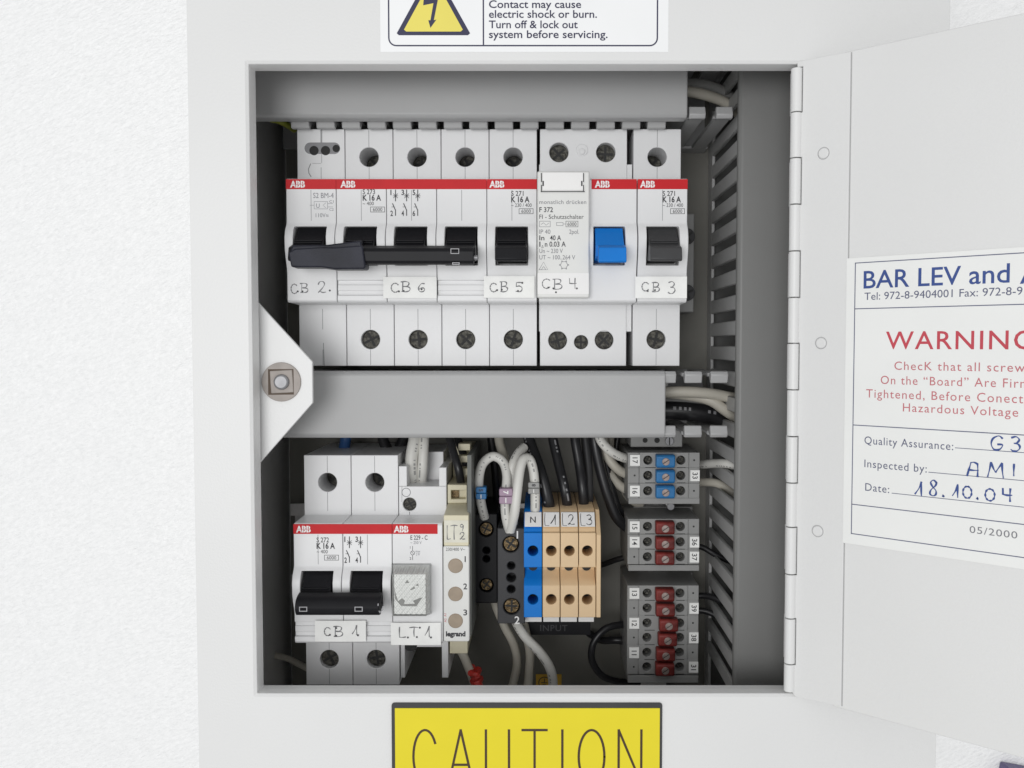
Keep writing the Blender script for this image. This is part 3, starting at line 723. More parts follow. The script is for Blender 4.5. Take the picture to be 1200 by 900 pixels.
cl.build("metal_pin", "dull_zinc", tbo)
vb = MB(); z = -13
outl = [(338, 296), (346, 291.5), (379, 289.5), (392, 290), (425, 287.5), (428.5, 313), (426.5, 315.2), (392, 315.4), (377, 313.2), (341.5, 313)]
vb.loft([P(a_, b_, -12) + (-19,) for a_, b_ in outl], [P(a_, b_, -12) + (-11.6,) for a_, b_ in outl])
q = [(338, 296), (343, 284.5), (425, 279), (426, 292), (380, 292)]
vb.loft([P(a_, b_, -18) + (-24,) for a_, b_ in ((338, 296), (341, 284.5), (381, 284.5), (423, 278.5), (425, 290), (342, 296))],
        [P(a_, b_, -13.5) + (-13.4,) for a_, b_ in ((339, 297), (343, 287.5), (383, 287.0), (423, 282), (425, 296), (342, 299))])
vb.build("coupling_piece", "violet_black", cb6, bevel=0.45)
# single pole breakers CB 5 and CB 3
XC = XB + 3 * PITCH
cb5 = breaker("single pole breaker tagged CB 5 beside the white test panel", [XC], Y1)
pr = MB(); rating(pr, 599, 229.5, "S 271", "K 16 A", "~ 230 / 400"); pr.build("printed_text", "ink", cb5)
stripe(cb5, XC, XC + PITCH, Y1, [P(573.5, 219, ZN)[0]])
paper_tag(cb5, 567, 626.5, 323.5, 349, (("C", 573, 583, 332, 342), ("B", 586, 596, 330, 342), ("5", 603, 614, 331, 342)), dots=((582.5, 340), (588, 339.5), (607, 341), (612, 331.5)))
XE = X0 + 8 * PITCH - PITCH
cb3 = breaker("single pole breaker tagged CB 3 with a curling label, last of the upper row", [XE], Y1, tmat="charcoal")
pr = MB(); rating(pr, 776.5, 229.5, "S 271", "K 16 A", "~ 230 / 400"); pr.build("printed_text", "ink", cb3)
stripe(cb3, XE, XE + PITCH, Y1, [P(750, 219, ZN)[0]])
paper_tag(cb3, 744.5, 805, 324, 349.5, (("C", 751, 761, 331, 341), ("B", 764, 774, 331, 342), ("3", 782, 793, 330, 344)), curl=True, dots=((759, 341), (767.5, 340)))
# --- residual current device
XD = XC + PITCH
rcd = thing("residual_current_switch", "double width safety switch with blue toggle and white test panel tagged CB 4", "safety switch", (XD + PITCH, Y1, ZB))
x0, x1 = XD + .7, XE - .25
sol = MB().box(x0 + .35, x1 - 2.0, Y1 - 43.1, Y1 + 43.1, ZB, ZS)
cu = MB()
up_h = [(655, 178.5, 11.3), (710, 178.5, 11.3)]; dn_h = [(653.5, 399, 11), (708, 398.5, 11), (681, 401, 8.3)]
for a_, b_, r_ in up_h: cu.cyl(*P(a_, b_, ZS), -46, -30, r_ / 3.2, 28)
for a_, b_, r_ in dn_h: cu.cyl(*P(a_, b_, ZS), -43.5, -30, r_ / 3.2, 28)
body = cut(sol, cu)
side = MB().box(x0, x1, Y1 - 30.5, Y1 + 30.5, ZB, ZS - .6)
YN1 = Y1 + DN(Y1)
ns = MB().prism_x([(YN1 + a_, b_) for a_, b_ in NOSE], x0, x1)
xt0, _ = P(691, 285, ZN); xs0 = P(695, 285, ZN)[0]; xs1 = P(732, 285, ZN)[0]
ns = cut(ns, MB().box(xs0, xs1, YN1 - 8.6, YN1 + 4.9, -32, -15))
join(body, side, ns).build("housing", "mcb", rcd, bevel=0.22)
for a_, b_, r_ in up_h: screw(rcd, *P(a_, b_, ZS), -43.6, r_ / 3.2 - .15)
for a_, b_, r_ in dn_h: screw(rcd, *P(a_, b_, ZS), -41.8, r_ / 3.2 - .12)
m = MB(); x, y = P(682, 176, ZS); m.cyl(x, y, ZS - .2, ZS + .35, 2.2); m.cyl(x, y - .6, ZS + .3, ZS + .8, 1.1); m.build("rating_plug", "mcb", rcd, bevel=.2)
tg = MB()
def tog(m, x0, x1, yc):
    m.prism_x([(yc + 4.4, -31), (yc + 4.4, -25), (yc + 1.5, -22.4), (yc - 2.4, -18.5), (yc - 6, -19), (yc - 7.4, -31)], x0 + .1, x1 - .1)
    m.prism_x([(yc - 1.9, -19.4), (yc - 2.9, -16.4), (yc - 3.4, -15.2), (yc - 8.0, -14.4), (yc - 8.5, -15.2), (yc - 6.8, -25)], x0 + .8, x1 + .3)
tog(tg, xs0 + .5, xs1 - .6, YN1)
tg.build("toggle", "blue", rcd, bevel=.25)
pn = MB(); ZP = -21.0
q0 = P(629.5, 349, ZP); q1 = P(691, 200.5, ZP)
pn.box(q0[0], q1[0], q0[1], q1[1], ZN - .5, ZP)
pno = pn.build("test_panel", "ivory", rcd, bevel=.5)
wt = MB(); q0 = P(630, 344.5, ZP + .05); q1 = P(690, 320, ZP + .05); wt.box(q0[0], q1[0], q0[1], q1[1], ZP - .3, ZP + .05)
wt.build("label_tag", "white", pno)
bt = MB(); q0 = P(635.5, 223, ZP); q1 = P(684, 202, ZP)
pts = [(q0[0], q0[1]), (q1[0], q0[1]), (q1[0], q1[1]), (q0[0], q1[1])]
bt.poly(pts, ZP - .2, ZP + .28); bt.build("test_button", "white", pno, bevel=.15)
pr = MB(); zp = ZP + .33
Lp(pr, [(634.5, 203), (634.5, 213)], zp, .3); Lp(pr, [(634.5, 217), (634.5, 224.5)], zp, .3); Lp(pr, [(634, 224.5), (685, 224.5)], zp + .01, .3)
Lp(pr, [(683.8, 203), (683.8, 213)], zp, .3); Lp(pr, [(683.8, 217), (683.8, 224)], zp, .3)
for xx in (636.5, 681.8): Lp(pr, [(xx, 212.5), (xx, 217.5)], zp + .02, .5)
zp = ZP + .06
pr.build("button_gap", "ink", pno)
pr = MB()
Tx(pr, "monatlich dr\u00fccken", 632, 687, 239, 4.6, zp, 1, 0, 1.05)
Tx(pr, "F 372", 632, 648, 248.5, 5.6, zp, 0, .012); Tx(pr, "FI - Schutzschalter", 632, 684, 256.5, 5, zp, 0, 0)
Fp(pr, 632, 645, 259, 266, zp, .13, 1); Lp(pr, [(634, 263), (637, 261), (640, 264), (643, 261.5)], zp, .13, 1)
Fp(pr, 652, 660, 260.5, 264.5, zp, .12, 1); Lp(pr, [(660, 262.5), (663, 262.5)], zp, .12, 1); Fp(pr, 663, 677.5, 259, 266, zp, .13, 0); Tx(pr, "6000", 665, 675.5, 264.7, 4.2, zp, 0)
Tx(pr, "IP 40", 632, 645, 274, 5, zp, 1); Tx(pr, "2pol.", 667, 678.5, 274, 5, zp, 1)
Tx(pr, "In", 632, 638, 281.5, 5.6, zp, 0, .012); Tx(pr, "40 A", 644.5, 657.5, 281.5, 5.6, zp, 0, .012)
Tx(pr, "I", 632, 633.3, 289, 5.8, zp, 0, .012); Tx(pr, "\u0394", 634.5, 637, 290.5, 3, zp, 0); Tx(pr, "n 0.03 A", 638.5, 663, 289, 5.8, zp, 0, .012)
Tx(pr, "Un ~ 230 V", 632, 659.5, 296.5, 5, zp, 1); Tx(pr, "UT ~ 100..264 V", 632, 674, 304, 5, zp, 1)
Lp(pr, [(631.8, 316), (637, 307), (642, 316), (631.5, 316)], zp, .15, 1); Lp(pr, [(634.5, 316), (637, 312), (639.5, 316)], zp + .01, .15, 1)
pr.ribbon([(P(661, 310.5, zp)[0] + 1.3 * math.cos(math.radians(a_)), P(661, 310.5, zp)[1] + 1.3 * math.sin(math.radians(a_))) for a_ in range(0, 361, 60)], .18, zp, 1)
for a_ in range(0, 360, 60):
    x, y = P(661, 310.5, zp); pr.disc(x + 1.5 * math.cos(math.radians(a_)), y + 1.5 * math.sin(math.radians(a_)), zp + .02, .22, 1, 8)
pr.build("printed_text", ["ink", "grey_ink"], pno)
h = MB(); gl = []; zz = ZP + .12
for ch, a0, a1, b0, b1 in (("C", 634, 646, 327, 338), ("B", 648, 660, 327, 339), ("4", 666, 677, 326, 338)):
    g0 = P(a0, b1, zz); g1 = P(a1, b0, zz); gl.append((ch, g0[0], g1[0], g0[1], g1[1]))
h.hand(gl, .28, zz)
for a_, b_ in ((642.5, 337), (648.5, 338), (651.5, 342.5), (676, 338)): h.disc(*P(a_, b_, zz), zz + .06, .32, 1, 10)
h.build("handwriting", ["pencil", "ink"], pno)
stripe(rcd, P(693, 215, ZN)[0], x1, Y1, [P(697, 219, ZN)[0]])

# --- lower row
XL = P(356, 533, ZS)[0] - .1
cb1 = breaker("two pole breaker tagged CB 1 with coupled toggles, lower row", [XL, XL + PITCH], Y2, groove=True)
pr = MB(); rating(pr, 371, 635.5, "S 272", "K 16 A", "~ 400"); schem(pr, (409.5, 422.5), 629, ZT, nums="1234"); pr.build("printed_text", "ink", cb1)
stripe(cb1, XL, XL + 2 * PITCH, Y2, [P(347, 624, ZN)[0]])
paper_tag(cb1, 369, 428.5, 727.5, 752, (("C", 379, 388, 735.5, 745), ("B", 391, 403, 734, 746), ("1", 412, 420, 733, 744)), dots=((386.5, 744), (394, 736), (394, 745), (419.5, 744.5)))
tb_ = MB()
x0 = P(346, 710, -13)[0]; x1 = P(445, 710, -13)[0]; ya = P(400, 722.5, -13)[1]; yb2 = P(400, 701.5, -13)[1]
ym = (ya + yb2) / 2
tb_.prism_x([(ya + .8, -16.5), (ya, -15), (ya + .4, -13.4), (ya + 1.5, -12.4), (ym, -12.0), (yb2 - 1.5, -12.6), (yb2 - .3, -13.6), (yb2 + .4, -15.5), (yb2 + .9, -18), (yb2 - .6, -18)], x0, x1)
tbo = tb_.build("tie_bar", "black", cb1, bevel=0.35)
cl = MB()
for a0 in (350.5, 415.5): Fp(cl, a0, a0 + 9.5, 711, 716.8, -11.85, .3)
cl.ribbon([P(a_, b_, -12) for a_, b_ in ((443, 708), (442.5, 714), (445, 718), (448.5, 715), (448.5, 711))], .4, -12.3)
cl.build("metal_pin", "dull_zinc", tbo)
# indicator lamp module
XI = XL + 2 * PITCH
lt1 = thing("indicator_lamp", "indicator lamp module with a clear square lens tagged LT 1", "indicator lamp", (XI + PITCH / 2, Y2, ZB))
x0, x1 = XI + .15, XI + PITCH + .3
b_ = MB()
ysp = P(480, 570, ZS)[1]; yst = Y2 + 42.5
lowb = MB().box(x0, x1, Y2 - 24, ysp, ZB, ZS)
lowb = cut(lowb, MB().cyl(*P(480, 591, ZS), -44, -30, 2.5, 24))
b_ = join(b_, lowb)
b_.box(x0, x0 + 3.0, ysp + .02, yst - 3.5, ZB, ZS - .05); b_.box(x1 - 2.8, x1, ysp + .02, yst - 4, ZB, ZS - .05)
b_.box(x0 + 3.02, x1 - 2.82, ysp + .02, yst, ZB, -56)
b_.box(x0, x0 + 1.6, Y2 - 41, Y2 - 24.05, ZB, ZS - 1.5); b_.box(x1 - 2.2, x1 + .2, Y2 - 41, Y2 - 24.05, ZB, ZS - 1.5)
b_.box(x0 + 1.65, x1 - 2.25, Y2 - 29.5, Y2 - 24.05, ZB, ZS - 2)
ns = MB().prism_x([(Y2 + DN(Y2) + a_, b1) for a_, b1 in ((21.9, -41), (21.6, -25.7), (21.0, -25), (-20.8, -25), (-21.4, -25.7), (-21.7, -41))], XI + .1, XI + PITCH + .3)
b_ = join(b_, ns); b_.build("housing", "mcb", lt1, bevel=.22)
screw(lt1, *P(480, 591, ZS), -41.6, 2.35)
m = MB(); x, y = P(476, 577, ZS); ring(m, [(x + 1.7 * math.cos(k * .3142), y + 1.7 * math.sin(k * .3142)) for k in range(20)], .25, ZS + .05, 0)
Lp(m, [(471, 588), (471, 570)], ZS + .05, .15); Lp(m, [(480, 600), (480, 604)], ZS + .05, .25); m.build("seam_groove", "seam", lt1)
m = MB(); x, y = P(480, 757, -40); m.disc(x, y, ZS - 1.9, 2.6, 0, 20); m.build("wire_hole", "dark", lt1)
pr = MB(); Tx(pr, "E 229 - C", 481, 501, 632.5, 5, ZT, 0, .01); Tx(pr, "~ 250 V", 481, 494, 637.5, 3.5, ZT, 1)
x = 483.5
Lp(pr, [(x, 640), (x, 645)], ZT, .16); Lp(pr, [(x, 650.5), (x, 656)], ZT, .16); xx, yy = P(x, 648, ZT); ring(pr, [(xx + .8 * math.cos(k * .5236), yy + .8 * math.sin(k * .5236)) for k in range(12)], .16, ZT, 0)
Lp(pr, [(482, 646.2), (485, 649.5)], ZT + .01, .12)
Tx(pr, "1", 480.5, 481.8, 643, 3, ZT); Tx(pr, "2", 480, 482, 656, 3, ZT); Tx(pr, "max", 487, 492.5, 647.3, 2.6, ZT, 1); Tx(pr, "2 W", 487.5, 492, 651, 3, ZT, 1)
pr.build("printed_text", ["ink", "grey_ink"], lt1)
stripe(lt1, XI + .1, P(513, 625, ZN)[0], Y2, [P(461.5, 624, ZN)[0]])
# lens: clear box with a ribbed reflector behind
zl = -15.0
q0 = P(460, 722, zl); q1 = P(499.5, 672.5, zl)
ba = P(459, 720, ZN); bb = P(505.5, 660, ZN)
base = [(ba[0], ba[1]), (bb[0], ba[1]), (bb[0], bb[1]), (ba[0], bb[1])]
topl = [(q0[0], q0[1]), (q1[0], q0[1]), (q1[0], q1[1]), (q0[0], q1[1])]
m = MB(); m.loft([(x, y, ZN - .3) for x, y in base], [(x, y, zl) for x, y in topl])
lo = m.build("lens", "lens", lt1, bevel=.35)
rf = MB(); z = zl - 1.0
r0 = (q0[0] + .35, q0[1] + .35); r1 = (q1[0] - .35, q1[1] - .35)
rf.loft([(ba[0] + .5, ba[1] + .5, ZN + .05), (bb[0] - .6, ba[1] + .5, ZN + .05), (bb[0] - .6, bb[1] - .6, ZN + .05), (ba[0] + .5, bb[1] - .6, ZN + .05)], [(r0[0], r0[1], z), (r1[0], r0[1], z), (r1[0], r1[1], z), (r0[0], r1[1], z)])
rf.build("reflector", "lamp_white", lt1, bevel=.15)
rm = MB(); ring(rm, [(x + (.02 if i in (0, 3) else -.02), y) for i, (x, y) in enumerate(topl)], .28, zl + .03, 0)  # dark refraction at the clear lens's edges, painted as a flat grey ring
rm.build("painted_lens_edge", "lamp_grey", lt1)
am = MB()
for out_ in ([(462, 689), (463, 702), (470, 710), (488, 710.5), (495, 700), (490, 701.5), (484, 704), (486.5, 707.5), (473, 708), (474.5, 704), (471, 701), (466.5, 704.5), (464, 697)],
             [(474.5, 683.5), (477, 679.5), (479.5, 683)], [(480.5, 691), (485.5, 687), (486.5, 689.5), (482, 691.5)], [(487, 686), (490, 683.5), (490.5, 687)]):
    am.poly([P(a_, b_, z) for a_, b_ in out_], z - .1, z + .1, 0)
am.build("lamp_clip", "lamp_grey", lt1)
paper_tag(lt1, 458, 516.5, 730, 756, (("L", 466, 477, 735, 747), ("T", 480, 490, 735, 746), ("1", 497, 505, 734, 746)), dots=((478, 747), (492, 735.5), (488.5, 746.5), (505, 747)))
# three lamp signal module
sg = thing("signal_lamp_module", "slim cream signal module with three round brown lenses, numbered one to three", "signal lamp", (P(535, 680, ZN)[0], Y2, ZB))
z = ZN + .0
x0, x1 = P(519.5, 700, z)[0], P(550, 700, z)[0]
y0, y1 = P(530, 752, z)[1], P(530, 640, z)[1]
m = MB(); m.poly(rrect(x0, x1, y0, y1, .7), -40, z); m.build("front_plate", "ivory", sg, bevel=.35)
m = MB(); yl = P(530, 604, z)[1]
m.box(x0 + .2, x1 - .2, y1 + .03, yl, -40, z - .4)
xa0, xa1 = P(524.5, 580, ZS)[0], P(547, 580, ZS)[0]
ya_, yb_2 = P(535, 604, ZS)[1], P(535, 568, ZS)[1]
m.loft([(x0 + .2, yl + .02, -40), (x1 - .2, yl + .02, -40), (x1 - .2, yl + .02, z - .5), (x0 + .2, yl + .02, z - .5)],
       [(xa0, P(535, 590, ZS)[1], -44), (xa1, P(535, 590, ZS)[1], -44), (xa1, P(535, 590, ZS)[1], ZS), (xa0, P(535, 590, ZS)[1], ZS)])
blk_ = MB().box(xa0, xa1, P(535, 589.9, ZS)[1], yb_2, ZB + 4, ZS)
qa = P(528.5, 585, ZS); qb = P(546, 574.5, ZS)
m = join(m, cut(blk_, MB().box(qa[0], qb[0], qa[1], qb[1], ZS - 4, ZS + 3)))
for k, (py, zz) in enumerate(((550, -46), (535, -48), (521, -50))):
    qa = P(537, py + 7, zz); qb = P(551, py - 1, zz); m.box(qa[0], qb[0], qa[1], qb[1], zz - 8, zz)
m.box(xa0, xa1 + .5, Y2 - 15, Y2 + 44, ZB + .5, -60)
qa = P(527, 766, -42); qb = P(548, 757, -42); m.box(qa[0], qb[0], qa[1], qb[1] + 2, -60, -42)
m.build("housing", "cream", sg, bevel=.25)
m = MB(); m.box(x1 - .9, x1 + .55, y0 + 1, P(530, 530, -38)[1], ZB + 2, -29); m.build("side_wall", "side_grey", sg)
m = MB(); qa = P(528.5, 585, ZS - 3.5); qb = P(538, 574.5, ZS - 3.5); m.rect(qa[0], qb[0], qa[1], qb[1], ZS - 3.6); m.build("terminal_clamp", "brass", sg)
for k, py in enumerate((663, 696, 727.5)):
    m = MB(); x, y = P(533.8, py, z); m.cyl(x, y, z - 1, z + .3, 2.75, r1=2.6); m.build("round_lens", "brown_lens", sg, bevel=.2)
pr = MB(); zz = z + .05
for s_, px, py in (("1", 544.5, 658.5), ("2", 543, 690.5), ("3", 543, 721)): Tx(pr, s_, px, px + (2.5 if s_ == "1" else 4.5), py, 6.5, zz, 0, .02)
Tx(pr, "230/400 V~", 522.5, 545, 645.5, 3.6, zz, 0, 0); Tx(pr, "legrand", 522.5, 545.5, 745.5, 5.4, zz, 0, .05)
x, y = P(521.8, 724, zz); pr.text("A2  A1", x, None, y, .8, zz, 1, 0, 1, rot=90)
pr.build("printed_text", ["ink", "red_ink"], sg)
m = MB(); qa = P(520.5, 636, z); qb = P(548.5, 610, z); m.rect(qa[0], qb[0], qa[1], qb[1], z - .34, 0); tg_ = m.build("label_tag", "cream_paper", sg)
h = MB(); gl = []; zz = z - .28
for ch, a0, a1, b0, b1 in (("L", 523, 528.5, 616, 632), ("T", 528, 536, 615.5, 632), ("9", 538.5, 544, 614.5, 622), ("2", 538.5, 545.5, 624, 632)):
    g0 = P(a0, b1, zz); g1 = P(a1, b0, zz); gl.append((ch, g0[0], g1[0], g0[1], g1[1]))
h.hand(gl, .27, zz); h.build("handwriting", "pencil", tg_)

#==TERMINALS==
# black two screw blocks
def black_block(label, px0, px1, py0, py1, zt, screws, holes, nums, mt):
    q0 = P(px0, py1, zt); q1 = P(px1, py0, zt)
    t = thing("screw_block", label, "terminal block", ((q0[0] + q1[0]) / 2, (q0[1] + q1[1]) / 2, ZB), "black screw terminal blocks")
    sol = MB().box(q0[0], q1[0], q0[1], q1[1], ZB - 6, zt); cu = MB()
    for a_, b_, r_ in screws: cu.cyl(*P(a_, b_, zt), zt - 4, zt + 3, r_ / 3.1 + .35, 24)
    for a_, b_, r_ in holes: cu.cyl(*P(a_, b_, zt), zt - 9, zt + 3, r_ / 3.1, 20)
    cut(sol, cu).build("housing", mt, t, bevel=.35)
    for a_, b_, r_ in screws: screw(t, *P(a_, b_, zt), zt - 1.2, r_ / 3.1, "brass")
    if nums:
        pr = MB()
        for s_, px, py in nums: Tx(pr, s_, px, px + (3.5 if s_ == "1" else 6), py, 8.5, zt + .06, 0, .015)
        pr.build("printed_text", "white", t)
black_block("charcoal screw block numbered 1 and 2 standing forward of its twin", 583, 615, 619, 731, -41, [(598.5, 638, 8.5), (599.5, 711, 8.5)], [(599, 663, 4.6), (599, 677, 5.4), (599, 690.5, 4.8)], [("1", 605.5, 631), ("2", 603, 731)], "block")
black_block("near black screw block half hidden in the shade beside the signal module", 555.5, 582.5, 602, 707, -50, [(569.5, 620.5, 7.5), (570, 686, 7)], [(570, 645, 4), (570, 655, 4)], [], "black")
# feed terminals: one blue, three beige
ZF = -37.0
GRP = "feed-through terminals of the input strip"
def feed(label, px0, px1, mt, mk, endplate=False):
    x0, x1 = P(px0, 680, ZF)[0] + .13, P(px1, 680, ZF)[0] - .13
    t = thing("feed_terminal", label, "terminal block", ((x0 + x1) / 2, Y2, ZB), GRP)
    Yp = lambda py, z: P(650, py, z)[1]
    ytop = Yp(596, -46); yu0 = Yp(665, ZF); yl1 = Yp(685, ZF); ybot = Yp(723.5, ZF)
    prof = [(ytop, ZB - 2), (ytop, -46.5), (Yp(601, -44), -44.2), (Yp(618, -39.5), -39.6), (Yp(623, -39), -38.6), (Yp(624.5, ZF), ZF), (yu0, ZF), (yu0 - .1, -42.5), (yu0 - 2.2, -43.5), (yl1 + 1.6, -41.4), (yl1, ZF - .4), (yl1 - .5, ZF), (ybot, ZF), (ybot - .2, ZF - 1), (ybot - .2, ZB - 2)]
    sol = MB().prism_x(prof, x0, x1); cu = MB(); xm = (x0 + x1) / 2
    cu.cyl(xm, Yp(645.5, ZF), -52, -30, 1.95, 24); cu.cyl(xm, Yp(702.5, ZF), -52, -30, 1.95, 24); cu.cyl(xm, Yp(663.0, -41), -52, -30.0, 1.75, 24)
    cu2 = MB(); cu2.cyl(xm, Yp(645.5, ZF), -52, -30, 1.95, 24); cu2.cyl(xm, Yp(702.5, ZF), -52, -30, 1.95, 24)
    body = cut(sol, cu2)
    body.build("housing", mt, t, bevel=.2)
    m = MB(); m.disc(xm, yu0 - 1.0, -42.85, 1.7, 0, 20)
    for py in (645.5, 702.5): m.disc(xm, Yp(py, ZF), -48, 1.93, 0, 20)
    m.build("clamp_opening", "dark", t)
    # slanted marker
    m = MB(); za, zb_ = -43.6, -39.2; yA, yB = Yp(600, za), Yp(617, zb_); d = .55
    m.loft([(x0 + .25, yB, zb_ + d - 1), (x1 - .15, yB, zb_ + d - 1), (x1 - .15, yB, zb_ + d), (x0 + .25, yB, zb_ + d)],
           [(x0 + .25, yA, za + d - 1), (x1 - .15, yA, za + d - 1), (x1 - .15, yA, za + d), (x0 + .25, yA, za + d)])
    mk_o = m.build("marker", "white", t, bevel=.12)
    sl = (za - zb_) / (yA - yB); zoff = d + .06
    LN = math.hypot(yA - yB, za - zb_); fr_ = lambda p: (p[0], yB + p[1] / LN * (yA - yB), zb_ + (za - zb_) * p[1] / LN + zoff + p[2])
    w = MB(fr_)
    if mk == "N":
        for px_ in (-.85, .85): w.ribbon([(xm + px_, LN * .3), (xm + px_, LN * .68)], .38, 0)
        w.ribbon([(xm - .8, LN * .66), (xm + .8, LN * .32)], .32, .02)
    else:
        w.ribbon(smooth([(x0 + .9, LN * .92), (x0 + .75, LN * .5), (x0 + .9, LN * .1)]), .22, 0); w.ribbon([(x0 + .9, LN * .1), (x0 + 2.4, LN * .08)], .18, .02)
        w.hand([(mk, x0 + 2.7, x0 + 5.4, LN * .15, LN * .82)], .3, .0)
    w.build("handwriting", "ink", mk_o)
    m = MB(); qa = P((px0 + px1) / 2, 729.5, -47); m.box(x0 + .3, x1 - .1, qa[1] + .6, qa[1] + 2.3, -50, -46); m.build("marker", "white", t)
    if endplate: pass
    return t
feed("blue feed terminal with a printed N marker", 613.5, 635.5, "blue", "N")
feed("beige feed terminal handwritten L1, touching the blue one", 635.5, 656.5, "beige", "1")
feed("beige feed terminal handwritten L2, middle of the beige three", 656.5, 678, "beige", "2")
feed("beige feed terminal handwritten L3, next to the end plate", 678, 698.5, "beige", "3")
x0, x1 = P(698.8, 680, ZF)[0], P(704, 680, ZF)[0]
Yp = lambda py, z: P(650, py, z)[1]
m = MB().prism_x([(Yp(596, -46), ZB - 2), (Yp(597, -46), -46), (Yp(627, ZF), ZF + .2), (Yp(723.5, ZF), ZF + .2), (Yp(723.5, ZF), ZB - 2)], x0, x1)
tag(m.build("end_plate", "beige", bevel=.2), "thin beige end plate closing the strip of feed terminals", "end plate")
m = MB(); qa = P(618, 744, -62); qb = P(692, 727, -62); m.box(qa[0], qb[0], qa[1], qb[1] + 6, ZB - 8, -62, 0)
Tx(m, "INPUT", 633, 665, 739.5, 7, -61.9, 1, .01, 1.1)
tag(m.build("input_nameplate", ["black", "engraved"]), "black nameplate engraved INPUT below the feed terminals", "nameplate")

# grey signal terminals on the vertical rail at the right
XR0, XR1 = P(735.5, 600, -54)[0], P(819.5, 600, -54)[0]
mr = MB().box(XR0 + 8, XR1 - 8, -140, 0, -90, -84.5)
tag(mr.build("mounting_rail", "steel"), "upright steel rail behind the small grey terminals", "mounting rail", "steel mounting rails")
ZR = -54.0
def proto_terminal(cov):
    t = thing("signal_terminal", "x", "terminal block", (XR0, 0, -84.5))
    h = 2.95
    m = MB().box(XR0, XR1, -h, h, -84.5, ZR); cu = MB()
    xa = P(759, 600, ZR)[0]; xb = P(797.5, 600, ZR)[0]
    for x in (xa, xb): cu.cyl(x, 0, -63, -50, 1.75, 22)
    cu.box(P(748.5, 600, ZR)[0], P(749.3, 600, ZR)[0], -4, 4, ZR - .3, ZR + 1); cu.box(P(806.5, 600, ZR)[0], P(807.3, 600, ZR)[0], -4, 4, ZR - .3, ZR + 1)
    hb = cut(m, cu)
    hb.rect(P(756, 600, ZR)[0], P(768, 600, ZR)[0], -2.98, -2.72, ZR + .04, 1); hb.rect(P(793, 600, ZR)[0], P(803, 600, ZR)[0], -2.98, -2.72, ZR + .04, 1)
    hb.build("housing", ["term", "dark"], t, bevel=.15)
    for x in (xa, xb): screw(t, x + .25, -.2, -57.5, 1.35, "dull_steel")
    m = MB(); q0 = P(769, 600, ZR + 4)[0]; q1 = P(791, 600, ZR + 4)[0]
    m.prism_x([(-2.6, ZR - .4), (-2.45, ZR + 3.2), (-1.9, ZR + 4), (1.9, ZR + 4), (2.45, ZR + 3.2), (2.6, ZR - .4)], q0, q1)
    c = m.build("screw_cover", cov, t, bevel=.5, seg=3)
    xm = (q0 + q1) / 2; m = MB(); m.cyl(xm, -.1, ZR + 3.6, ZR + 4.25, 1.45, 22); a = .5
    m.flat([(xm - 1.2, -.75), (xm - 1.0, -.95), (xm + 1.2, .55), (xm + 1.0, .75)], ZR + 4.28, 1); m.build("cover_screw", ["cover_metal", "dark"], c, bevel=.12)
    return t
def copy_tree(src, parent=None):
    c = src.copy(); COL.objects.link(c)
    if parent is not None: c.parent = parent
    for ch in [k for k in bpy.data.objects if k.parent == src and k.type == "MESH"]: copy_tree(ch, c)
    return c
protos = {}
def marker(t, px0, px1, s, yc, rot):
    x0, x1 = P(px0, 600, ZR)[0], P(px1, 600, ZR)[0]
    m = MB(); m.box(x0, x1, yc - 2.1, yc + 2.1, ZR - .2, ZR + .55, 0)
    m.text(s, (x0 + x1) / 2, None, yc, 1.9, ZR + .6, 1, .012, rot=rot)
    t["_org"] = [XR0, yc, -84.5]
    m.build("marker", ["paper", "ink"], t)
def dot(t, px, yc):
    m = MB(); m.disc(P(px, 600, ZR)[0], yc, ZR + .04, .38, 0, 12); m.build("marker_hole", "dark", t)
def terminal(cov, py, left, right, label, i, skew=0.0):
    yc = P(780, py, ZR)[1]
    if cov not in protos: protos[cov] = proto_terminal(cov); t = protos[cov]; kids = None
    else: t = copy_tree(protos[cov])
    return t, yc
ROWS = [("blue_cover", 539.3, "17", None, "grey terminal with blue screw cover and marker 17, topmost of the blue three"),
        ("blue_cover", 557.2, None, "33", "grey terminal with blue screw cover and marker 33, middle of the blue three"),
        ("blue_cover", 575.2, "16", None, "grey terminal with blue screw cover and marker 16, lowest of the blue three"),
        ("red_cover", 617, "15", None, "grey terminal with red screw cover and marker 15, top of the red three"),
        ("red_cover", 635, "14", "36", "grey terminal with red screw cover, markers 14 and 36 on both ends"),
        ("red_cover", 652.5, None, "37", "grey terminal with red screw cover and marker 37, bottom of the red three"),
        ("red_cover", 695, "13", None, "grey terminal with red screw cover and marker 13, top of the red six"),
        ("red_cover", 712.5, None, "39", "grey terminal with red screw cover and marker 39, second of the red six"),
        ("red_cover", 730, "12", None, "grey terminal with red screw cover and marker 12, third of the red six"),
        ("red_cover", 747, None, "38", "grey terminal with red screw cover and marker 38, fourth of the red six"),
        ("red_cover", 764.5, "11", None, "grey terminal with red screw cover and marker 11, fifth of the red six"),
        ("red_cover", 781.5, None, "31", "grey terminal with red screw cover and marker 31, lowest of the red six")]
made = []
for cov, py, le, ri, lab in ROWS:
    if cov not in protos: protos[cov] = proto_terminal(cov); t = protos[cov]
    else: t = copy_tree(protos[cov])
    made.append((t, py, le, ri, lab))
for t, py, le, ri, lab in made:
    yc = P(780, py, ZR)[1]
    t.location = (XR0 * S, yc * S, -84.5 * S); t["_org"] = [XR0, yc, -84.5]
    tag(t, lab, "terminal block", "small grey screw terminals on the upright rail")
    if le: marker(t, 738, 749.5, le, yc, -90)
    else: dot(t, 743.5, yc)
    if ri: marker(t, 808.5, 819.3, ri, yc, -90)
    else: dot(t, 813, yc)
